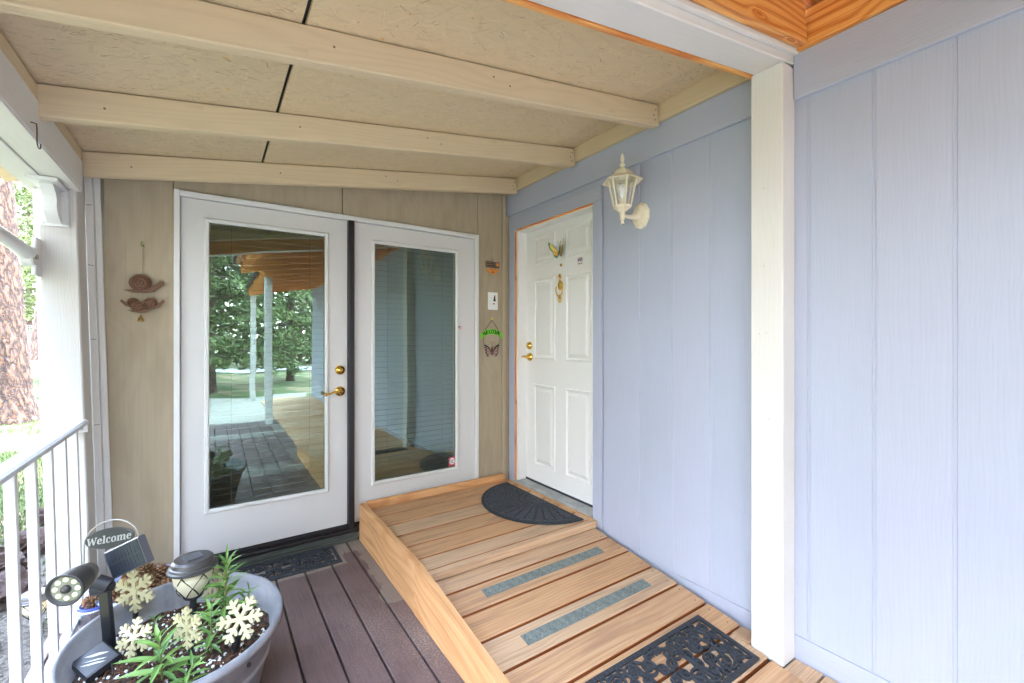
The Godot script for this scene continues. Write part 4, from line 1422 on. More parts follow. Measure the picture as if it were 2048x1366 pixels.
func snail(parent: Node3D, p: Vector3, k: float, flip: float, tilt: float, m: Material, m2: Material) -> void:
	var holder := MB.new()
	var poly := PackedVector2Array([Vector2(-0.085, -0.036), Vector2(-0.05, -0.052), Vector2(0.0, -0.056), Vector2(0.04, -0.05), Vector2(0.068, -0.028), Vector2(0.088, -0.012), Vector2(0.086, 0.004), Vector2(0.07, 0.004), Vector2(0.05, -0.012), Vector2(0.02, -0.03), Vector2(-0.05, -0.034)])
	holder.prism(poly, 0.0, 0.012)
	for sx in [0.070, 0.080]:
		holder.tube(PackedVector3Array([Vector3(sx, 0.002, 0.006), Vector3(sx + 0.004, 0.014, 0.006)]), 0.0016, 5)
	var b := Basis(Vector3(0, 0, 1), tilt) * (Basis.IDENTITY if flip > 0 else Basis(Vector3.UP, PI))
	var z := 0.0 if flip > 0 else 0.012 * k
	var body := part(parent, "snail_body", holder.mesh(), m2, Transform3D(b.scaled(Vector3(k, k, k)), p + Vector3(0, 0, z)))
	var sh := MB.new()
	rot_z_to(sh, Vector3(-0.014, 0.0, 0.004))
	sh.lathe(PackedVector2Array([Vector2(0.044, 0), Vector2(0.040, 0.009), Vector2(0.02, 0.013), Vector2(0, 0.014)]), 24, 1.1, 1.0, true)
	sh.xf = Transform3D.IDENTITY
	spiral_tube(sh, Vector3(-0.014, 0.0, 0.014), 0.041, 2.6, 0.0065)
	part(body, "shell", sh.mesh(), m)

func build_wall_decor() -> void:
	# snail wind chime
	var s := thing("snail_chime", "brown snail wind chime with a small bell on the taupe wall", "wind chime", "", Vector3(-2.352, 1.58, 0.004))
	var shell := textured(two_tone(120, 128, 0.06, srgb(128, 84, 52), srgb(88, 62, 48), 0.3, 0.7, 0.2), 20, 20, 0.45, 0.05)
	shell.uv1_triplanar = true
	var body := mat(srgb(104, 72, 52), 0.6)
	snail(s, Vector3(0.003, 0.006, 0.003), 0.98, 1, 0.10, shell, body)
	snail(s, Vector3(-0.045, -0.098, 0.004), 0.52, -1, -0.15, shell, body)
	snail(s, Vector3(0.038, -0.098, 0.008), 0.62, 1, 0.25, shell, body)
	snail(s, Vector3(-0.01, -0.122, 0.016), 0.60, 1, -0.05, shell, body)
	var st := MB.new()
	st.tube(PackedVector3Array([Vector3(0.0, 0.205, 0.006), Vector3(0.0, 0.05, 0.008)]), 0.0009, 5)
	for x in [-0.045, -0.02, 0.0, 0.02, 0.045]:
		st.tube(PackedVector3Array([Vector3(x, -0.045, 0.008), Vector3(x, -0.1, 0.008)]), 0.0006, 4)
	st.tube(PackedVector3Array([Vector3(-0.006, -0.15, 0.012), Vector3(-0.008, -0.17, 0.012)]), 0.0008, 4)
	part(s, "string", st.mesh(), mat(srgb(112, 112, 84), 0.8))
	var bl := MB.new()
	bl.xf = Transform3D(Basis.IDENTITY, Vector3(-0.008, -0.198, 0.016))
	bl.lathe(PackedVector2Array([Vector2(0.0, -0.004), Vector2(0.016, 0.0), Vector2(0.013, 0.004), Vector2(0.010, 0.016), Vector2(0.004, 0.022), Vector2(0.006, 0.026), Vector2(0.0, 0.031)]), 16, 1, 1, true)
	part(s, "bell", bl.mesh(), mat(srgb(168, 140, 84), 0.35, 0.8))
	var hk := MB.new()
	hk.tube(PackedVector3Array([Vector3(0.002, 0.20, 0), Vector3(0.003, 0.205, 0.008), Vector3(-0.006, 0.196, 0.01), Vector3(-0.008, 0.204, 0.01), Vector3(-0.006, 0.222, 0.008), Vector3(0.004, 0.223, 0.008)]), 0.0022, 6)
	part(s, "hook", hk.mesh(), mat(srgb(104, 140, 60), 0.6))

	# little wooden plaque with an orange fan shape
	var o := thing("wooden_plaque", "small dark wooden plaque with an orange fan hanging below it", "ornament", "", Vector3(-0.170, 1.885, 0.002))
	board(o, "plaque", Vector3(-0.062, -0.022, 0.002), Vector3(0.062, 0.026, 0.012), textured(wood(131, 128, 64, srgb(122, 100, 84), srgb(74, 60, 52), 6, 2, 0.7, 0.8, 0), 8, 8, 0.85, 0.05), 0.004)
	for q in [[-0.040, 0.008, 0.016], [-0.016, 0.012, 0.022], [0.006, 0.009, 0.012], [-0.030, -0.009, 0.026], [0.002, -0.008, 0.016]]:
		var km := MB.new()
		km.box(Vector3(q[0], q[1], 0.0124), Vector3(q[2], 0.0045, 0.0008))
		part(o, "worn_mark", km.mesh(), mat(srgb(46, 38, 32), 0.8))
	var hm := MB.new()
	var f2 := PackedVector2Array([Vector2(-0.064, -0.040), Vector2(-0.03, -0.062), Vector2(0.0, -0.082), Vector2(0.03, -0.062), Vector2(0.064, -0.040), Vector2(0.03, -0.030), Vector2(-0.03, -0.030)])
	hm.prism(f2, 0.003, 0.010)
	part(o, "fan", hm.mesh(), mat(srgb(222, 140, 66), 0.6))
	for q in [Vector2(0.0, -0.060), Vector2(-0.012, -0.036), Vector2(0.014, -0.036)]:
		var dm := MB.new()
		rot_z_to(dm, Vector3(q.x, q.y, 0.010))
		dm.lathe(PackedVector2Array([Vector2(0.007 if q.y < -0.05 else 0.0045, 0), Vector2(0.004, 0.002), Vector2(0, 0.002)]), 10)
		part(o, "spot", dm.mesh(), mat(srgb(70, 44, 30), 0.7))
	var pm := MB.new()
	rot_z_to(pm, Vector3(0.042, 0.004, 0.0125))
	pm.lathe(PackedVector2Array([Vector2(0.015, 0), Vector2(0.010, 0.004), Vector2(0, 0.005)]), 12)
	part(o, "pumpkin", pm.mesh(), mat(srgb(226, 140, 54), 0.6))
	var wm := MB.new()
	wm.tube(PackedVector3Array([Vector3(0.0, 0.024, 0.006), Vector3(0.002, 0.045, 0.006), Vector3(-0.004, 0.058, 0.003), Vector3(0.003, 0.062, 0.002)]), 0.0012, 5)
	part(o, "wire", wm.mesh(), M.black)

	# white plate
	var w := thing("wall_plate", "white rectangular wall plate with a small dark silhouette and red mark", "plate", "", Vector3(-0.166, 1.593, 0.0))
	board(w, "plate", Vector3(-0.047, -0.070, 0.0), Vector3(0.047, 0.070, 0.012), mat(srgb(238, 240, 240), 0.35), 0.006, 1)
	var dg := MB.new()
	dg.prism(PackedVector2Array([Vector2(0.0, 0.0), Vector2(0.024, 0.0), Vector2(0.022, 0.012), Vector2(0.018, 0.022), Vector2(0.020, 0.040), Vector2(0.014, 0.054), Vector2(0.010, 0.044), Vector2(0.006, 0.034), Vector2(0.004, 0.02)]), 0.0, 0.0015)
	part(w, "silhouette", dg.mesh(), mat(srgb(44, 40, 36), 0.6), at(Vector3(0.0, -0.002, 0.0121)))
	var rm := MB.new()
	rm.box(Vector3(0.006, -0.022, 0.0128), Vector3(0.018, 0.009, 0.0012))
	part(w, "red_mark", rm.mesh(), mat(srgb(196, 48, 44), 0.5))

	# welcome sign with a butterfly
	var g := thing("welcome_hanger", "lime green welcome banner with a hanging butterfly on the taupe wall", "sign", "", Vector3(-0.176, 1.325, 0.004))
	var bn := PackedVector2Array()
	for i in 13:
		var t := i / 12.0
		bn.append(Vector2(lerpf(-0.088, 0.088, t), -0.020 + 0.020 * sin(t * PI)))
	for i in 13:
		var t := 1.0 - i / 12.0
		bn.append(Vector2(lerpf(-0.088, 0.088, t), 0.020 + 0.022 * sin(t * PI)))
	var bm := MB.new()
	bm.prism(bn, 0.0, 0.004)
	var lime := mat(srgb(116, 214, 44), 0.4)
	part(g, "banner", bm.mesh(), lime)
	for sx in [-1.0, 1.0]:
		var tm := MB.new()
		var tail := PackedVector2Array([Vector2(sx * 0.078, -0.028), Vector2(sx * 0.106, -0.036), Vector2(sx * 0.098, -0.016), Vector2(sx * 0.108, 0.004), Vector2(sx * 0.078, 0.012)])
		tm.prism(tail, -0.002, -0.0002)
		part(g, "ribbon_end", tm.mesh(), lime)
	var word := "WELCOME"
	for i in 7:
		var t := (i + 0.5) / 7.0
		var x := lerpf(-0.080, 0.080, t)
		text(g, word[i], 0.030, Vector3(x, 0.001 + 0.020 * sin(t * PI), 0.0055), mat(srgb(34, 74, 22), 0.6), Basis(Vector3(0, 0, 1), -0.35 * (t - 0.5)), 0.0, "Droid Sans")
	var ch := MB.new()
	for sx in [-1.0, 1.0]:
		ch.tube(PackedVector3Array([Vector3(sx * 0.066, 0.030, 0.003), Vector3(sx * 0.034, 0.072, 0.004), Vector3(0.0, 0.112, 0.004)]), 0.0022, 6)
		ch.tube(PackedVector3Array([Vector3(sx * 0.076, -0.012, 0.002), Vector3(sx * 0.080, -0.05, 0.003), Vector3(sx * 0.070, -0.088, 0.004)]), 0.0018, 6)
	part(g, "chain", ch.mesh(), mat(srgb(92, 76, 56), 0.6, 0.4))
	var tk := MB.new()
	rot_z_to(tk, Vector3(0.0, 0.124, -0.003))
	tk.lathe(PackedVector2Array([Vector2(0.008, 0), Vector2(0.009, 0.006), Vector2(0.006, 0.011), Vector2(0, 0.012)]), 12, 1, 1, true)
	part(g, "push_pin", tk.mesh(), mat(srgb(228, 206, 40), 0.4))
	var wing := PackedVector2Array([Vector2(0.004, -0.02), Vector2(0.03, 0.012), Vector2(0.062, 0.034), Vector2(0.074, 0.036), Vector2(0.072, 0.014), Vector2(0.058, -0.016), Vector2(0.056, -0.044), Vector2(0.044, -0.064), Vector2(0.028, -0.068), Vector2(0.012, -0.042)])
	for sx in [1.0, -1.0]:
		var b := Basis.IDENTITY if sx > 0 else Basis(Vector3.UP, PI)
		var wg := MB.new()
		wg.prism(wing, 0.0, 0.003)
		var wn := part(g, "wing", wg.mesh(), mat(srgb(36, 30, 32), 0.5), Transform3D(b, Vector3(0, -0.115, 0.004)))
		var zf := 0.0036 if sx > 0 else -0.0006
		for i in 6:
			var a := lerpf(-1.15, 0.62, i / 5.0)
			var l := 0.050 if i < 5 else 0.062
			var vm := MB.new()
			vm.xf = Transform3D(Basis(Vector3(0, 0, 1), a), Vector3(0.010, -0.020, zf))
			vm.prism(PackedVector2Array([Vector2(0.004, -0.001), Vector2(l * 0.8, -0.004), Vector2(l * 0.86, 0.0), Vector2(l * 0.8, 0.003)]), -0.0004, 0.0004)
			part(wn, "wing_stripe", vm.mesh(), mat(srgb(214, 158, 150) if i % 2 else srgb(232, 206, 198), 0.5))
		for q in [Vector2(0.068, 0.030), Vector2(0.066, 0.016), Vector2(0.052, -0.048), Vector2(0.036, -0.060), Vector2(0.060, 0.002)]:
			var dm := MB.new()
			rot_z_to(dm, Vector3(q.x, q.y, zf - 0.0004))
			dm.lathe(PackedVector2Array([Vector2(0.0032, 0), Vector2(0.0032, 0.0009), Vector2(0, 0.0009)]), 8)
			part(wn, "wing_spot", dm.mesh(), mat(srgb(240, 240, 240), 0.5))
	var by := MB.new()
	by.tube(PackedVector3Array([Vector3(0, -0.175, 0.006), Vector3(0, -0.14, 0.009), Vector3(0, -0.11, 0.008), Vector3(0, -0.10, 0.007)]), [0.002, 0.006, 0.006, 0.003], 8)
	for sx in [-1, 1]:
		by.tube(PackedVector3Array([Vector3(0, -0.10, 0.007), Vector3(sx * 0.004, -0.07, 0.01), Vector3(sx * 0.016, -0.058, 0.011), Vector3(sx * 0.020, -0.066, 0.011), Vector3(sx * 0.012, -0.068, 0.011)]), 0.0012, 5)
	part(g, "butterfly_body", by.mesh(), mat(srgb(122, 58, 50), 0.5))

# ---------------------------------------------------------------- planter
const CB := Basis(Vector3(0.8257, 0, 0.5641), Vector3(0, 1, 0), Vector3(-0.5641, 0, 0.8257))
const SOIL := 0.185

func leaf_mesh(sd: int, wide: float) -> ArrayMesh:
	var mb := MB.new()
	var n := 6
	for i in n:
		for sd2 in [-1.0, 1.0]:
			var p := []
			for k in [i, i + 1]:
				var t := float(k) / n
				var w := wide * pow(sin(PI * pow(t, 0.75)), 0.9)
				var y := 0.12 * t - 0.32 * t * t
				p.append([Vector3(t, y, 0), Vector3(t, y + 0.35 * w, sd2 * w)])
			if sd2 > 0:
				mb.quad(p[0][0], p[0][1], p[1][1], p[1][0])
			else:
				mb.quad(p[0][1], p[0][0], p[1][0], p[1][1])
	return mb.mesh()

var leaf_kinds := []
func plant(called: String, label: String, base: Vector3, h: float, leaves: int, ll: float, lean: Vector2, sd: int) -> void:
	var t := thing(called, label, "plant", "leafy plants in the grey tub", base)
	var r := RandomNumberGenerator.new()
	r.seed = sd
	var sm := MB.new()
	sm.tube(PackedVector3Array([Vector3(0, -0.01, 0), Vector3(lean.x * 0.4, h * 0.5, lean.y * 0.4), Vector3(lean.x, h, lean.y)]), [0.0032, 0.0026, 0.0012], 6)
	part(t, "stem", sm.mesh(), mat(srgb(120, 128, 62), 0.6))
	for i in leaves:
		var k := 0.12 + 0.88 * float(i) / leaves
		var a := i * 2.4 + r.randf() * 0.5
		var up := lerpf(0.1, 0.95, pow(k, 2.0)) + r.randf_range(-0.12, 0.12)
		var s := ll * r.randf_range(0.75, 1.15) * lerpf(1.0, 0.5, pow(k, 3.0))
		var b := Basis(Vector3.UP, a) * Basis(Vector3(0, 0, 1), up) * Basis(Vector3(1, 0, 0), r.randf_range(-0.4, 0.4))
		var pos := Vector3(lean.x * k * k, h * k, lean.y * k * k)
		part(t, "leaf", leaf_kinds[i % 3][0], leaf_kinds[(i + i / 3) % 3][1], Transform3D(b.scaled(Vector3(s, s, s)), pos))

func flake_mesh() -> ArrayMesh:
	var mb := MB.new()
	var bar := func(a: Vector2, b: Vector2, w: float, z: float) -> void:
		var d := (b - a).normalized()
		var o := d.orthogonal() * w / 2
		var poly := PackedVector2Array()
		for i in 7:
			var t := -PI / 2 + PI * i / 6.0
			poly.append(b + d * cos(t) * w / 2 + o.normalized() * sin(t) * w / 2 * -1.0)
		for i in 7:
			var t := PI / 2 + PI * i / 6.0
			poly.append(a + d * cos(t) * w / 2 + o.normalized() * sin(t) * w / 2 * -1.0)
		mb.prism(poly, -z, z)
	for i in 6:
		var a := TAU * i / 6 + PI / 6
		var d := Vector2(cos(a), sin(a))
		bar.call(d * 0.004, d * 0.066, 0.0115, 0.0040 + 0.00005 * i)
		for k in [[0.028, 0.019], [0.047, 0.019]]:
			for sg in [-1.0, 1.0]:
				var e := d.rotated(sg * 0.95)
				bar.call(d * k[0], d * k[0] + e * k[1], 0.0100, 0.0036 + 0.00007 * i + 0.00003 * sg)
	rot_z_to(mb, Vector3(0, 0, -0.006))
	mb.lathe(PackedVector2Array([Vector2(0, 0), Vector2(0.011, 0), Vector2(0.011, 0.012), Vector2(0, 0.012)]), 12)
	return mb.mesh()

func path_lantern(label: String, p: Vector3) -> void:
	var t := thing("solar_lantern", label, "lantern", "solar path lanterns", p)
	var st := MB.new()
	st.tube(PackedVector3Array([Vector3(0, -0.02, 0), Vector3(0, 0.085, 0)]), 0.012, 10)
	part(t, "stake", st.mesh(), M.black)
	var bs := MB.new()
	bs.lathe(PackedVector2Array([Vector2(0.012, 0.075), Vector2(0.03, 0.082), Vector2(0.036, 0.094), Vector2(0.0, 0.095)]), 24, 1, 1, true)
	part(t, "base_cup", bs.mesh(), M.black)
	var g := MB.new()
	g.lathe(PackedVector2Array([Vector2(0.034, 0.094), Vector2(0.050, 0.118), Vector2(0.062, 0.150), Vector2(0.066, 0.180), Vector2(0.062, 0.192)]), 60, 1, 1, true, 0.015, 20)
	var gm := mat(srgb(222, 214, 186), 0.3)
	gm.backlight_enabled = true
	gm.backlight = Color(0.35, 0.33, 0.26)
	part(t, "glass_jar", g.mesh(), gm)
	for i in 6:
		for dr in [-1.0, 1.0]:
			var w := MB.new()
			var pts := PackedVector3Array()
			for k in 13:
				var s := k / 12.0
				var y := lerpf(0.094, 0.192, s)
				var rad := lerpf(0.037, 0.069, pow(s, 0.6))
				var a: float = TAU * i / 6 + dr * s * 1.15
				pts.append(Vector3(rad * cos(a), y, rad * sin(a)))
			w.tube(pts, 0.0023, 6)
			part(t, "cage_wire", w.mesh(), M.black)
	var c := MB.new()
	c.lathe(PackedVector2Array([Vector2(0.0, 0.190), Vector2(0.074, 0.188), Vector2(0.083, 0.194), Vector2(0.083, 0.201), Vector2(0.076, 0.204), Vector2(0.075, 0.211), Vector2(0.070, 0.214), Vector2(0.068, 0.226), Vector2(0.060, 0.234), Vector2(0.0, 0.236)]), 40)
	part(t, "cap", c.mesh(), mat(srgb(84, 82, 82), 0.35, 0.5))
	var s2 := MB.new()
	s2.box(Vector3(0, 0.2365, 0), Vector3(0.055, 0.002, 0.055))
	part(t, "solar_cell", s2.mesh(), mat(srgb(70, 74, 80), 0.2, 0.2), at(Vector3.ZERO, 20))

func build_planter() -> void:
	var c := Vector3(-2.145, D, 1.095)
	var t := thing("planter_tub", "large grey oval plastic planter tub with a rolled rim", "planter", "", c)
	var mb := MB.new()
	var prof := [[0.0, 0.0], [0.70, 0.0], [0.72, 0.008], [0.845, 0.19], [0.865, 0.195], [0.872, 0.208], [0.862, 0.214], [0.872, 0.225], [0.945, 0.300], [0.975, 0.309], [0.998, 0.318], [1.0, 0.330], [0.992, 0.343], [0.975, 0.346], [0.955, 0.343], [0.945, 0.330], [0.90, 0.275], [0.885, 0.270], [0.86, 0.245], [0.845, 0.215], [0.0, 0.214]]
	var pv := PackedVector2Array()
	for q in prof:
		pv.append(Vector2(q[0], q[1]))
	mb.lathe(pv, 72, 0.322, 0.368, true)
	part(t, "tub", mb.mesh(), M.tub)
	var hm := MB.new()
	for a in [0.25, 0.9]:
		rot_z_to(hm, Vector3(0.308 * cos(a), 0.288, 0.352 * sin(a)), Basis(Vector3.UP, PI / 2 - a))
		hm.lathe(PackedVector2Array([Vector2(0.007, 0), Vector2(0.007, 0.004), Vector2(0, 0.004)]), 12)
	part(t, "hole", hm.mesh(), M.black)
	# soil
	var so := thing("potting_soil", "dark potting soil with white perlite inside the grey tub", "soil", "", c)
	so.set_meta("kind", "stuff")
	var sm := MB.new()
	var f := FastNoiseLite.new()
	f.seed = 4
	f.frequency = 9.0
	var ht := func(x: float, z: float) -> float:
		return SOIL - D + 0.014 * f.get_noise_2d(x, z) + 0.01 * f.get_noise_2d(x * 3.0, z * 3.0)
	var nr := 16
	var na := 48
	for i in nr:
		for j in na:
			var p := []
			for q in [[i, j], [i, j + 1], [i + 1, j + 1], [i + 1, j]]:
				var r := 0.875 * float(q[0]) / nr
				var a: float = TAU * q[1] / na
				var x := 0.322 * r * cos(a)
				var z := 0.368 * r * sin(a)
				p.append(Vector3(x, ht.call(x, z), z))
			sm.tri(p[0], p[1], p[2])
			sm.tri(p[0], p[2], p[3])
	part(so, "soil", sm.mesh(), M.soil)
	var r := RandomNumberGenerator.new()
	r.seed = 12
	for kind in [["wood_chips", 2600, 0.0085, M.chip], ["perlite", 520, 0.0052, M.perlite]]:
		var cm := MB.new()
		if kind[0] == "perlite":
			cm.lathe(PackedVector2Array([Vector2(0, -1), Vector2(0.9, -0.4), Vector2(1.0, 0.3), Vector2(0.5, 0.9), Vector2(0, 1)]), 6)
		else:
			cm.box(Vector3.ZERO, Vector3(2.0, 0.3, 0.5))
		cm.colored = false
		var mm := MultiMesh.new()
		mm.transform_format = MultiMesh.TRANSFORM_3D
		mm.use_colors = true
		mm.mesh = cm.mesh()
		mm.instance_count = kind[1]
		for i in kind[1]:
			var rr := sqrt(r.randf()) * 0.84
			var a := r.randf() * TAU
			var x := 0.322 * rr * cos(a)
			var z := 0.368 * rr * sin(a)
			var s: float = kind[2] * r.randf_range(0.4, 1.2)
			var b := Basis.from_euler(Vector3(r.randf() * 0.9, r.randf() * TAU, r.randf() * 0.9)).scaled(Vector3(s, s, s))
			mm.set_instance_transform(i, Transform3D(b, Vector3(x, ht.call(x, z) + s * 0.25, z)))
			var k := r.randf_range(0.35, 1.3)
			mm.set_instance_color(i, Color(k, k, k) if kind[0] == "wood_chips" else Color(1, 1, 1))
		var mi := MultiMeshInstance3D.new()
		mi.name = kind[0]
		mi.multimesh = mm
		var km: StandardMaterial3D = kind[3].duplicate()
		km.vertex_color_use_as_albedo = true
		mi.material_override = km
		so.add_child(mi, true)

	# plants
	var greens := [srgb(104, 142, 68), srgb(124, 160, 84), srgb(84, 122, 62)]
	for i in 3:
		var lm := mat(greens[i], 0.5)
		lm.backlight_enabled = true
		lm.backlight = Color(0.3, 0.42, 0.14)
		leaf_kinds.append([leaf_mesh(i, [0.075, 0.095, 0.085][i]), lm])
	plant("leafy_plant", "tallest leafy green plant rising behind the right snowflake stake", Vector3(-2.01, SOIL, 1.0), 0.25, 46, 0.105, Vector2(0.005, 0.01), 21)
	plant("leafy_plant", "leafy plant between the two right snowflake stakes", Vector3(-2.055, SOIL, 1.17), 0.155, 22, 0.085, Vector2(0.0, -0.01), 22)
	plant("leafy_plant", "broad leafy plant at the front rim of the tub", Vector3(-2.185, SOIL, 1.235), 0.15, 24, 0.115, Vector2(-0.01, 0.0), 23)
	plant("leafy_plant", "low leafy plant lying over the front edge", Vector3(-2.12, SOIL, 1.31), 0.075, 14, 0.085, Vector2(0.02, 0.01), 24)
	plant("leafy_plant", "tiny green seedling near the back wall of the tub", Vector3(-2.235, SOIL, 0.875), 0.035, 9, 0.04, Vector2(0.0, 0.0), 25)
	plant("leafy_plant", "short sprig beside the right wall of the tub", Vector3(-1.945, SOIL, 0.98), 0.10, 12, 0.07, Vector2(0.02, 0.0), 26)

	# snowflake stakes
	var fm := flake_mesh()
	var ice := mat(srgb(206, 198, 158), 0.25)
	ice.refraction_enabled = true
	ice.refraction_scale = 0.045
	ice.albedo_color = Color(0.88, 0.85, 0.68, 0.5)
	ice.roughness = 0.18
	var fl := [
		["translucent snowflake stake standing tallest before the pine cones", Vector3(-2.300, SOIL, 0.815), Vector3(-2.290, 0.312, 0.822), 0, -8, 12, 1.12],
		["translucent snowflake stake facing up beside the black solar box", Vector3(-2.250, SOIL, 1.095), Vector3(-2.262, 0.272, 1.090), 0, -18, 0, 0.86],
		["translucent snowflake stake turned edgewise in the middle of the tub", Vector3(-2.110, SOIL, 1.225), Vector3(-2.113, 0.322, 1.225), -16, -4, 8, 0.94],
		["translucent snowflake stake leaning over the right tub wall", Vector3(-1.990, SOIL, 1.215), Vector3(-1.965, 0.305, 1.240), 4, -34, -20, 1.05],
		["translucent snowflake stake half hidden behind the solar lantern", Vector3(-2.045, SOIL, 0.885), Vector3(-2.030, 0.290, 0.895), -12, -14, 15, 1.0]]
	for q in fl:
		var s := thing("snowflake_stake", q[0], "garden stake", "snowflake light stakes in the tub", q[1])
		var d: Vector3 = q[2] - q[1]
		var stm := MB.new()
		stm.tube(PackedVector3Array([Vector3(0, -0.03, 0), d * 0.88]), 0.0085, 10)
		part(s, "stake", stm.mesh(), M.black)
		var b := CB * Basis(Vector3.UP, deg_to_rad(q[3])) * Basis(Vector3(1, 0, 0), deg_to_rad(q[4])) * Basis(Vector3(0, 0, 1), deg_to_rad(q[5]))
		part(s, "snowflake", fm, ice, Transform3D(b.scaled(Vector3(q[6], q[6], q[6])), d + CB * Vector3(0, 0.01, 0.012)))

	path_lantern("black capped solar lantern with cross wires standing in the tub", Vector3(-2.112, SOIL + 0.025, 0.942))

	# solar spotlight
	var sp := thing("solar_spotlight", "black solar spotlight with a round lens on a flat stake", "spotlight", "", Vector3(-2.345, SOIL, 0.975))
	sp.basis = CB
	var stk := MB.new()
	stk.xf = Transform3D(Basis(Vector3(0, 1, 0), Vector3(0, 0, 1), Vector3(1, 0, 0)).rotated(Vector3(0, 0, 1), 0.09), Vector3(-0.011, 0.1, 0))
	stk.plank(0.27, 0.016, 0.044, 0.006)
	part(sp, "stake", stk.mesh(), M.black_gloss)
	var head := MB.new()
	head.xf = Transform3D(Basis(Vector3.UP, 0.22) * Basis(Vector3(1, 0, 0), PI / 2 + 0.06), Vector3(-0.118, 0.246, 0.045))
	head.lathe(PackedVector2Array([Vector2(0.0, -0.125), Vector2(0.030, -0.12), Vector2(0.046, -0.07), Vector2(0.054, -0.01), Vector2(0.056, 0.0), Vector2(0.049, 0.001), Vector2(0.046, -0.012), Vector2(0.0, -0.012)]), 40, 1, 1, true)
	var hd := part(sp, "lamp_head", head.mesh(), mat(srgb(52, 50, 48), 0.35))
	var lx := head.xf
	var lens := MB.new()
	lens.xf = lx
	lens.lathe(PackedVector2Array([Vector2(0.0455, -0.0118), Vector2(0.0455, -0.009), Vector2(0.0, -0.009)]), 36)
	part(hd, "lens", lens.mesh(), mat(srgb(128, 130, 112), 0.25))
	for i in 8:
		var a := TAU * i / 8
		var led := MB.new()
		led.xf = lx * Transform3D(Basis.IDENTITY, Vector3(0.033 * cos(a), -0.009, 0.033 * sin(a)))
		led.lathe(PackedVector2Array([Vector2(0.0088, 0), Vector2(0.0075, 0.003), Vector2(0, 0.0042)]), 12, 1, 1, true)
		part(hd, "diode", led.mesh(), mat(srgb(240, 238, 196), 0.3))
	var sen := MB.new()
	sen.xf = lx
	sen.lathe(PackedVector2Array([Vector2(0.015, -0.009), Vector2(0.0145, -0.002), Vector2(0.009, 0.004), Vector2(0, 0.006)]), 18, 1, 1, true)
	part(hd, "sensor", sen.mesh(), mat(srgb(56, 52, 50), 0.2))
	var nk := MB.new()
	nk.tube(PackedVector3Array([Vector3(-0.060, 0.222, 0.0), Vector3(-0.022, 0.232, 0.0), Vector3(0.0, 0.238, 0.0)]), 0.019, 12)
	nk.tube(PackedVector3Array([Vector3(-0.032, 0.262, 0.02), Vector3(0.004, 0.243, 0.01)]), 0.024, 14)
	part(sp, "swivel", nk.mesh(), M.black)
	var pb := Basis(Vector3.UP, -0.19) * Basis(Vector3(0, 0, 1), 0.448)
	var pn := MB.new()
	pn.xf = Transform3D(pb * Basis(Vector3(1, 0, 0), Vector3(0, 0, -1), Vector3(0, 1, 0)).inverse(), Vector3(0.030, 0.321, -0.038))
	pn.plank(0.166, 0.026, 0.101, 0.004)
	var pan := part(sp, "panel_housing", pn.mesh(), mat(srgb(80, 80, 84), 0.4))
	var cl := MB.new()
	cl.xf = Transform3D(pb, Vector3(0.030, 0.321, -0.038))
	cl.box(Vector3(0, 0, 0.0135), Vector3(0.156, 0.091, 0.002))
	part(pan, "solar_cell", cl.mesh(), mat(srgb(50, 54, 64), 0.22, 0.2))
	var gr := MB.new()
	gr.xf = cl.xf
	for i in 10:
		gr.box(Vector3(-0.0702 + 0.0156 * i, 0, 0.0149), Vector3(0.0016, 0.091, 0.0006))
	gr.box(Vector3(0, 0, 0.0151), Vector3(0.156, 0.003, 0.0006))
	part(pan, "cell_grid", gr.mesh(), mat(srgb(26, 28, 32), 0.4))

	# black solar box lying by the wall of the tub
	var bx := thing("solar_box", "black flat solar box with a pale worn mark on the soil", "solar panel", "", Vector3(-2.372, SOIL + 0.03, 1.052))
	bx.basis = CB * Basis(Vector3(1, 0, 0), 0.32) * Basis(Vector3.UP, -0.45)
	board(bx, "case", Vector3(-0.054, -0.012, -0.048), Vector3(0.054, 0.010, 0.048), M.black, 0.006, 0)
	var scr := MB.new()
	scr.box(Vector3(0, 0.0105, 0), Vector3(0.094, 0.001, 0.084))
	part(bx, "solar_cell", scr.mesh(), mat(srgb(46, 48, 52), 0.35))
	for q in [[-0.012, 0.0, 0.012], [0.004, 0.0, 0.005], [0.014, 0.006, 0.008]]:
		var wm := MB.new()
		wm.prism(PackedVector2Array([Vector2(-0.034, -0.001), Vector2(-0.01, -q[2] / 2), Vector2(0.026, -0.002), Vector2(0.034, 0.001), Vector2(0.006, q[2] / 2)]), 0.0, 0.0005)
		part(bx, "worn_patch", wm.mesh(), mat(srgb(196, 196, 190), 0.8), Transform3D(Basis(Vector3.UP, 0.75) * Basis(Vector3(1, 0, 0), -PI / 2), Vector3(q[0], 0.0112, q[0] * 0.8)))
	var wr := MB.new()
	wr.tube(PackedVector3Array([Vector3(0.05, 0.0, -0.02), Vector3(0.075, -0.02, -0.01), Vector3(0.10, -0.036, 0.01), Vector3(0.13, -0.04, 0.0)]), 0.002, 6)
	part(bx, "cable", wr.mesh(), M.black)

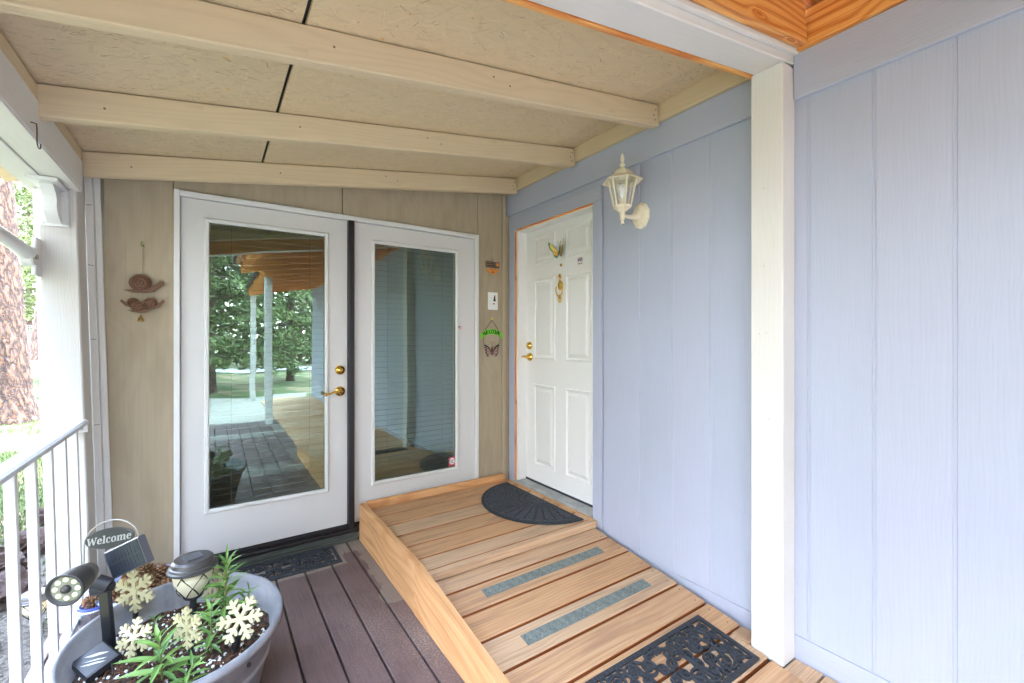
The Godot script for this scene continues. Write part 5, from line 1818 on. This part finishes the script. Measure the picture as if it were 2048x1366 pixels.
# ---------------------------------------------------------------- pots behind the tub
func cone_mesh(sd: int) -> ArrayMesh:
	var r := RandomNumberGenerator.new()
	r.seed = sd
	var mb := MB.new()
	mb.colored = true
	mb.tint = Color(0.10, 0.055, 0.03)
	mb.lathe(PackedVector2Array([Vector2(0, -0.5), Vector2(0.16, -0.4), Vector2(0.2, 0.0), Vector2(0.1, 0.4), Vector2(0, 0.5)]), 8, 1, 1, true)
	var n := 70
	for i in n:
		var t := float(i) / n
		var y := -0.45 + 0.9 * t
		var a: float = i * 2.39996
		var rad := 0.42 * pow(sin(PI * clampf(0.12 + 0.86 * t, 0, 1)), 0.7) + 0.05
		var d := Vector3(cos(a), 0, sin(a))
		var s := Vector3(-sin(a), 0, cos(a))
		var up := lerpf(-0.1, 0.35, t)
		var tip := d * rad + Vector3(0, y + up * 0.35, 0)
		var w := 0.13 * (1.0 - 0.5 * t)
		var root := d * 0.12 + Vector3(0, y - 0.04, 0)
		mb.tint = Color(0.17, 0.085, 0.042) * r.randf_range(0.7, 1.3)
		mb.quad(root - s * w * 0.4, tip - s * w, tip + s * w, root + s * w * 0.4)
		mb.tint = Color(0.36, 0.20, 0.10) * r.randf_range(0.7, 1.4)
		mb.quad(tip - s * w, tip - s * w * 0.6 + Vector3(0, 0.07, 0) + d * 0.02, tip + s * w * 0.6 + Vector3(0, 0.07, 0) + d * 0.02, tip + s * w)
		mb.quad(tip - s * w * 0.6 + Vector3(0, 0.07, 0) + d * 0.02, root - s * w * 0.3 + Vector3(0, 0.07, 0), root + s * w * 0.3 + Vector3(0, 0.07, 0), tip + s * w * 0.6 + Vector3(0, 0.07, 0) + d * 0.02)
	return mb.mesh()

func build_pots() -> void:
	var c := Vector3(-2.315, D, 0.335)
	var t := thing("ceramic_bowl", "pale blue ceramic bowl heaped with pine cones behind the tub", "pot", "", c)
	var mb := MB.new()
	mb.lathe(PackedVector2Array([Vector2(0, 0), Vector2(0.11, 0), Vector2(0.115, 0.006), Vector2(0.155, 0.10), Vector2(0.165, 0.175), Vector2(0.176, 0.184), Vector2(0.178, 0.194), Vector2(0.168, 0.199), Vector2(0.158, 0.192), Vector2(0.15, 0.12), Vector2(0.0, 0.115)]), 48, 1, 1, true)
	part(t, "bowl", mb.mesh(), mat(srgb(156, 176, 220), 0.25))
	var cm := mat(Color.WHITE, 0.8)
	cm.vertex_color_use_as_albedo = true
	var ms := [cone_mesh(1), cone_mesh(2), cone_mesh(3)]
	var r := RandomNumberGenerator.new()
	r.seed = 5
	var spots := []
	for i in 9:
		var a := TAU * i / 9.0
		spots.append(Vector3(0.105 * cos(a), 0.175, 0.105 * sin(a)))
	for i in 6:
		var a := TAU * i / 6.0 + 0.3
		spots.append(Vector3(0.062 * cos(a), 0.218, 0.062 * sin(a)))
	spots.append(Vector3(0.0, 0.245, 0.0))
	spots.append(Vector3(0.0, 0.165, 0.0))
	for i in spots.size():
		var s := r.randf_range(0.070, 0.088)
		var b := Basis.from_euler(Vector3(r.randf() * TAU, r.randf() * TAU, r.randf() * TAU)).scaled(Vector3(s, s, s))
		var o := part(self, "pine_cone", ms[i % 3], cm, Transform3D(b, c + spots[i]))
		tag(o, "brown pine cone heaped in the pale blue bowl", "pine cone", "pine cones in the bowl")
	# second small pot
	var p2 := thing("cobalt_pot", "small cobalt blue pot with a pine cone near the wall corner", "pot", "", Vector3(-2.155, D, 0.345))
	var pm := MB.new()
	pm.lathe(PackedVector2Array([Vector2(0, 0), Vector2(0.036, 0), Vector2(0.05, 0.12), Vector2(0.056, 0.15), Vector2(0.057, 0.16), Vector2(0.052, 0.16), Vector2(0.046, 0.13), Vector2(0.0, 0.128)]), 32, 1, 1, true)
	part(p2, "pot", pm.mesh(), mat(srgb(74, 92, 168), 0.25))
	for q in [Vector3(-2.150, D + 0.178, 0.338), Vector3(-2.128, D + 0.150, 0.362)]:
		var o2 := part(self, "pine_cone", ms[1], cm, Transform3D(Basis.from_euler(Vector3(1.2, q.x * 40, 0.4)).scaled(Vector3.ONE * 0.072), q))
		tag(o2, "brown pine cone on the small cobalt pot", "pine cone", "pine cones on the cobalt pot")
	# pail with a wire handle and a welcome plaque
	var pl := thing("welcome_pail", "small galvanised pail whose wire handle carries a dark welcome plaque", "pail", "", Vector3(-2.478, D, 0.395))
	var lm := MB.new()
	lm.lathe(PackedVector2Array([Vector2(0, 0), Vector2(0.045, 0), Vector2(0.058, 0.165), Vector2(0.064, 0.168), Vector2(0.064, 0.176), Vector2(0.056, 0.177), Vector2(0.052, 0.15), Vector2(0, 0.148)]), 36, 1, 1, true)
	part(pl, "bucket", lm.mesh(), M.zinc)
	var im := MB.new()
	im.lathe(PackedVector2Array([Vector2(0.050, 0.15), Vector2(0.054, 0.184), Vector2(0.050, 0.186), Vector2(0.045, 0.165), Vector2(0.0, 0.164)]), 28, 1, 1, true)
	part(pl, "liner", im.mesh(), mat(srgb(62, 78, 150), 0.3))
	var o3 := part(self, "pine_cone", ms[0], cm, Transform3D(Basis.from_euler(Vector3(0.5, 0.3, 1.3)).scaled(Vector3.ONE * 0.074), Vector3(-2.478, D + 0.196, 0.395)))
	tag(o3, "single pine cone sitting in the galvanised pail", "pine cone")
	var org := Vector3(-2.478, D, 0.395)
	var hw := MB.new()
	var pts := PackedVector3Array()
	pts.append(Vector3(-2.528, 0.11, 0.358) - org)
	pts.append(Vector3(-2.521, 0.15, 0.374) - org)
	pts.append(Vector3(-2.517, 0.34, 0.376) - org)
	for i in 17:
		var a := PI - PI * i / 16.0
		var cc := Vector3(-2.4165, 0.385, 0.4445)
		pts.append(cc + Vector3(0.8257, 0.16, 0.5641) * 0.122 * cos(a) + Vector3(0, 0.105 * sin(a), 0) - org)
	pts.append(Vector3(-2.318, 0.30, 0.508) - org)
	hw.tube(pts, 0.0028, 8)
	part(pl, "handle", hw.mesh(), mat(srgb(178, 174, 168), 0.3, 0.8))
	var pq := MB.new()
	rot_z_to(pq, Vector3.ZERO)
	pq.lathe(PackedVector2Array([Vector2(0, 0), Vector2(0.110, 0.0), Vector2(0.112, 0.004), Vector2(0.104, 0.007), Vector2(0.100, 0.0055), Vector2(0, 0.0055)]), 48, 1.0, 0.40)
	var pbs := CB * Basis(Vector3(0, 0, 1), 0.19)
	var pc := part(pl, "plaque", pq.mesh(), mat(srgb(62, 62, 64), 0.4, 0.4), Transform3D(pbs, Vector3(-2.420, 0.412, 0.444) - org))
	text(pc, "Welcome", 0.031, Vector3(0, -0.002, 0.007), mat(srgb(176, 176, 178), 0.35, 0.5), Basis.IDENTITY, 0.3)

# ---------------------------------------------------------------- yard
func rock_mesh(sd: int) -> ArrayMesh:
	var mb := MB.new()
	var f := FastNoiseLite.new()
	f.seed = sd
	f.frequency = 1.1
	var nu := 22
	var nv := 14
	var pt := func(i: int, j: int) -> Vector3:
		var a := TAU * (i % nu) / nu
		var b := PI * j / nv
		var d := Vector3(sin(b) * cos(a), cos(b), sin(b) * sin(a))
		return d * (1.0 + 0.55 * f.get_noise_3dv(d * 1.4) + 0.25 * f.get_noise_3dv(d * 4.0)) * Vector3(1, 0.7, 0.9)
	for i in nu:
		for j in nv:
			mb.quad(pt.call(i, j), pt.call(i + 1, j), pt.call(i + 1, j + 1), pt.call(i, j + 1))
	return mb.mesh()

func build_yard() -> void:
	var rm := textured(two_tone(140, 256, 0.03, srgb(86, 62, 56), srgb(58, 50, 48), 0.3, 0.7, 0.5), 3, 3, 0.95, 0.8)
	rm.uv1_triplanar = true
	var spots := [[-3.30, -2.25, 0.17, "reddish lava rock on the grass edge beyond the railing"], [-3.22, -1.35, 0.17, "reddish lava rock nearest the railing"], [-3.32, -3.05, 0.16, "farthest reddish lava rock of the row"], [-3.36, -1.85, 0.15, "dark lava rock between two larger reddish rocks"], [-3.16, -0.70, 0.12, "low lava rock below the first balusters"]]
	for i in spots.size():
		var q: Array = spots[i]
		var b := Basis.from_euler(Vector3(0.2 * i, 1.3 * i, 0.15)).scaled(Vector3.ONE * q[2])
		var o := part(self, "lava_rock", rock_mesh(60 + i), rm, Transform3D(b, Vector3(q[0], gy(q[0], q[1]) + q[2] * 0.35, q[1])))
		tag(o, q[3], "rock", "lava rocks along the lawn edge")
	path_lantern("black capped solar lantern standing on the ground beyond the railing", Vector3(-2.95, -0.51, -0.86))
	# lawn blades and mulch
	var r := RandomNumberGenerator.new()
	r.seed = 33
	var f := FastNoiseLite.new()
	f.seed = 8
	f.frequency = 0.5
	var bl := MB.new()
	for k in 3:
		var a := k * 2.1
		var o := Vector3(cos(a), 0, sin(a)) * 0.35
		var s := Vector3(-sin(a), 0, cos(a)) * 0.10
		bl.quad(o * 0.3 - s, o * 0.3 + s, o * 0.8 + s * 0.7 + Vector3(0, 0.6, 0), o * 0.8 - s * 0.7 + Vector3(0, 0.6, 0))
		bl.tri(o * 0.8 - s * 0.7 + Vector3(0, 0.6, 0), o * 0.8 + s * 0.7 + Vector3(0, 0.6, 0), o * 1.6 + Vector3(0, 1, 0))
	var xfs := []
	var cols := []
	for i in 26000:
		var x := r.randf_range(-9.0, -2.9)
		var z := r.randf_range(-19.0, 0.5)
		var n := f.get_noise_2d(x, z)
		var edge := -3.25 + 0.25 * n
		if x > edge and z > -4.0 and r.randf() > 0.12:
			continue
		if n < -0.12 and r.randf() > 0.25 and z < -5.0:
			continue
		var s := r.randf_range(0.03, 0.065)
		xfs.append(Transform3D(Basis(Vector3.UP, r.randf() * TAU).scaled(Vector3(s, s * r.randf_range(0.7, 1.4), s)), Vector3(x, gy(x, z) - 0.003, z)))
		var dry := clampf(0.5 - n * 2.0 + r.randf_range(-0.3, 0.3), 0, 1)
		cols.append(Color(0.055, 0.10, 0.022).lerp(Color(0.22, 0.18, 0.09), dry * 0.7) * r.randf_range(0.75, 1.25))
	for i in 16000:
		var x := r.randf_range(-5.2, -3.15)
		var z := r.randf_range(-7.0, 0.8)
		var n := f.get_noise_2d(x * 2.0, z * 2.0)
		if x > -3.35 + 0.25 * n:
			continue
		var s := r.randf_range(0.03, 0.07)
		xfs.append(Transform3D(Basis(Vector3.UP, r.randf() * TAU).scaled(Vector3(s, s * r.randf_range(0.6, 1.2), s)), Vector3(x, gy(x, z) - 0.003, z)))
		cols.append(Color(0.06, 0.105, 0.024).lerp(Color(0.17, 0.15, 0.07), r.randf() * 0.5) * r.randf_range(0.7, 1.25))
	stuff("grass", "short green and straw coloured lawn grass beyond the railing", bl.mesh(), xfs, cols)
	var ch := MB.new()
	ch.box(Vector3.ZERO, Vector3(2.0, 0.5, 0.7))
	xfs = []
	cols = []
	for i in 9000:
		var x := r.randf_range(-3.9, -2.66)
		var z := r.randf_range(-4.6, 1.6)
		if x < -3.3 and r.randf() > 0.3:
			continue
		var s := r.randf_range(0.006, 0.017)
		xfs.append(Transform3D(Basis.from_euler(Vector3(r.randf() * 0.8, r.randf() * TAU, r.randf() * 0.8)).scaled(Vector3.ONE * s), Vector3(x, gy(x, z) + s * 0.3, z)))
		var k := r.randf_range(0.5, 1.5)
		cols.append(Color(0.10, 0.092, 0.08) * k)
	stuff("mulch", "grey wood mulch covering the bed below the railing", ch.mesh(), xfs, cols)
	# wire fence across the lawn
	var fe := thing("wire_fence", "wire mesh fence with wooden posts at the far side of the lawn", "fence")
	var a := Vector3(-14.0, 0, -27.5)
	var b := Vector3(-2.0, 0, -30.0)
	var wm := MB.new()
	for i in 7:
		var p := a.lerp(b, i / 6.0)
		var y := gy(p.x, p.z)
		board(fe, "post", Vector3(p.x - 0.06, y - 0.2, p.z - 0.06), Vector3(p.x + 0.06, y + 1.5, p.z + 0.06), M.weathered, 0.005, 1)
	for i in 140:
		var p := a.lerp(b, i / 139.0)
		var y := gy(p.x, p.z)
		wm.tube(PackedVector3Array([p + Vector3(0, y + 0.05, 0), p + Vector3(0, y + 1.4, 0)]), 0.006, 3, false)
	for k in 15:
		var pts := PackedVector3Array()
		for i in 13:
			var p := a.lerp(b, i / 12.0)
			pts.append(p + Vector3(0, gy(p.x, p.z) + 0.05 + 0.096 * k, 0))
		wm.tube(pts, 0.006, 3, false)
	part(fe, "wire_mesh", wm.mesh(), M.zinc)

func stuff(called: String, label: String, m: Mesh, xfs: Array, cols: Array) -> void:
	var mm := MultiMesh.new()
	mm.transform_format = MultiMesh.TRANSFORM_3D
	mm.use_colors = true
	mm.mesh = m
	mm.instance_count = xfs.size()
	for i in xfs.size():
		mm.set_instance_transform(i, xfs[i])
		mm.set_instance_color(i, cols[i])
	var mi := MultiMeshInstance3D.new()
	mi.name = numbered(called)
	mi.multimesh = mm
	var k := mat(Color.WHITE, 0.9)
	k.vertex_color_use_as_albedo = true
	mi.material_override = k
	add_child(mi)
	tag(mi, label, called)
	mi.set_meta("kind", "stuff")

# ---------------------------------------------------------------- trees
func crown_mesh(sd: int, h: float, r0: float, base: float) -> ArrayMesh:
	var r := RandomNumberGenerator.new()
	r.seed = sd
	var mb := MB.new()
	mb.colored = true
	var n := int((h - base) * 11)
	for i in n:
		var t := float(i) / n
		var y := lerpf(base, h, t)
		var ln := r0 * (1.0 - 0.85 * t) * r.randf_range(0.6, 1.1)
		var a := i * 2.4 + r.randf_range(-0.4, 0.4)
		var d := Vector3(cos(a), r.randf_range(-0.18, 0.2), sin(a))
		var side := Vector3(-sin(a), 0, cos(a))
		mb.tint = Color(0.10, 0.075, 0.055)
		mb.tube(PackedVector3Array([Vector3(0, y, 0), Vector3(0, y, 0) + d * ln * 0.6, Vector3(0, y - 0.08, 0) + d * ln]), [0.035, 0.02, 0.006], 4, false)
		var m := int(7 + ln * 8)
		for k in m:
			var s := 0.25 + 0.78 * r.randf()
			var p := Vector3(0, y, 0) + d * ln * s + side * r.randfn(0, 0.22) * ln * 0.5 + Vector3(0, r.randfn(0, 0.10), 0)
			var g := r.randf_range(0.65, 1.35)
			mb.tint = Color(0.085 * g, 0.125 * g, 0.04 * g).lerp(Color(0.20, 0.20, 0.06), r.randf() * 0.35)
			for q in 6:
				var e := Vector3(r.randfn(0, 1), r.randfn(0.25, 0.7), r.randfn(0, 1)).normalized() * r.randf_range(0.16, 0.30)
				var w := e.cross(Vector3(r.randf(), r.randf(), r.randf() - 0.5)).normalized() * 0.045
				mb.tri(p - w, p + w, p + e)
	return mb.mesh()

func trunk_mesh(sd: int, h: float, r0: float, lean: Vector2, sides: int, flare: float) -> ArrayMesh:
	var f := FastNoiseLite.new()
	f.seed = sd
	f.frequency = 1.0
	var mb := MB.new()
	var rows := int(h * (9 if sides > 30 else 2)) + 2
	var ring := []
	for i in rows + 1:
		var t := float(i) / rows
		var y := h * t
		var rr := r0 * lerpf(1.0, 0.25, t) * (1.0 + flare * exp(-y * 2.2 / r0 * 0.4))
		var row := PackedVector3Array()
		for j in sides:
			var a := TAU * j / sides
			var d := Vector3(cos(a), 0, sin(a))
			var k := 1.0 + 0.10 * f.get_noise_3d(d.x * 1.5, y * 0.4, d.z * 1.5) + 0.07 * f.get_noise_3d(d.x * 7.0, y * 2.0, d.z * 7.0) + 0.04 * f.get_noise_3d(d.x * 18.0, y * 5.0, d.z * 18.0)
			row.append(d * rr * k + Vector3(lean.x * t, y, lean.y * t))
		ring.append(row)
	for i in rows:
		for j in sides:
			var j2 := (j + 1) % sides
			var u0 := h * i / rows
			var u1 := h * (i + 1) / rows
			mb.quad(ring[i][j], ring[i + 1][j], ring[i + 1][j2], ring[i][j2], Vector2(u0, float(j) / sides), Vector2(u1, float(j) / sides), Vector2(u1, float(j + 1) / sides), Vector2(u0, float(j + 1) / sides))
	return mb.mesh()

func build_trees() -> void:
	var big := thing("pine_tree", "massive old pine with plated orange bark left of the post", "tree", "pine trees", Vector3(-5.66, -0.62, -10.9))
	part(big, "trunk", trunk_mesh(1, 19.0, 0.40, Vector2(-0.9, -0.5), 48, 0.45), M.bark)
	var cw := mat(Color.WHITE, 0.7)
	cw.vertex_color_use_as_albedo = true
	cw.backlight_enabled = true
	cw.backlight = Color(0.25, 0.25, 0.25)
	part(big, "crown", crown_mesh(2, 20.0, 3.0, 8.0), cw)
	var sec := thing("pine_tree", "slimmer pale pine trunk standing farther back beside the post", "tree", "pine trees", Vector3(-8.47, 0.28, -25.5))
	part(sec, "trunk", trunk_mesh(3, 17.0, 0.34, Vector2(1.6, 0.0), 24, 0.4), M.bark)
	part(sec, "crown", crown_mesh(4, 18.0, 3.0, 7.0), cw, at(Vector3(0.9, 0, 0)))
	var crowns := [crown_mesh(11, 14.0, 3.2, 1.2), crown_mesh(12, 17.0, 3.6, 1.6), crown_mesh(13, 11.0, 3.0, 0.7)]
	var trunks := [trunk_mesh(21, 13.5, 0.2, Vector2(0, 0), 12, 0.3), trunk_mesh(22, 16.5, 0.24, Vector2(0, 0), 12, 0.3), trunk_mesh(23, 10.5, 0.17, Vector2(0, 0), 12, 0.3)]
	var spots := [
		[-9.2, -33.5, 0, "dense green pine seen between the two big trunks"], [-12.5, -38.0, 1, "tall green pine behind the wire fence"], [-7.0, -37.0, 2, "bushy pine hidden partly by the white post"],
		[-14.5, -50.0, 1, "farthest tall pine in the distance"], [-10.5, -46.0, 0, "distant pine behind the slim trunk"], [-16.5, -43.0, 2, "short pine at the left edge of the view"], [-4.5, -45.0, 1, "distant pine behind the white post"],
		[-3.4, 15.0, 1, "tall pine mirrored at the left of the glass door"], [-6.0, 20.0, 0, "pine mirrored beside the tallest one in the glass"], [1.5, 33.0, 1, "pine mirrored across the road"], [-1.6, 36.0, 0, "second pine mirrored across the road"], [5.0, 35.0, 2, "short pine mirrored across the road"], [8.5, 38.0, 1, "right hand pine mirrored across the road"], [-5.5, 34.0, 2, "bushy pine mirrored across the road"], [-9.0, 12.0, 1, "pine standing outside the left edge"], [-13.0, 4.0, 0, "pine across the lawn outside the view"], [-3.8, 22.5, 2, "small pine mirrored low in the glass"],
		[-8.6, 0.2, 0, "unseen pine added left of the view to dim the skylight"], [-12.0, -3.0, 2, "bushy pine across the lawn"], [-4.6, 10.5, 2, "bushy pine mirrored at the left of the hinged door"], [-2.2, 14.0, 0, "pine mirrored above the gravel"], [0.8, 17.5, 2, "bushy pine mirrored behind the lawn"], [3.6, -7.8, 0, "unseen pine added behind the house to shade the lawn"], [1.2, -13.0, 1, "unseen tall pine added past the enclosed porch to shade the lawn"], [-1.0, -17.5, 0, "pine behind the enclosed porch"], [-11.5, -6.5, 1, "tall pine at the lawn edge"], [-9.4, 6.2, 1, "tall pine west of the railing"], [-7.6, 13.5, 0, "pine by the gravel drive"], [-4.6, 27.0, 1, "tall pine mirrored before the road"], [3.4, 31.0, 2, "bushy pine mirrored beyond the road"], [0.2, 40.0, 1, "tall pine mirrored far beyond the road"], [-11.0, 10.0, 2, "bushy pine in the second row"], [-10.5, 2.0, 1, "tall pine in the second row"]]  # first pine and those behind the buildings are unseen, added to cast shade
	for q in spots:
		var t := thing("pine_tree", q[3], "tree", "pine trees", Vector3(q[0], gy(q[0], q[1]) - 0.1, q[1]))
		part(t, "trunk", trunks[q[2]], M.bark)
		part(t, "crown", crowns[q[2]], cw)
		t.rotation.y = q[0] * 1.7
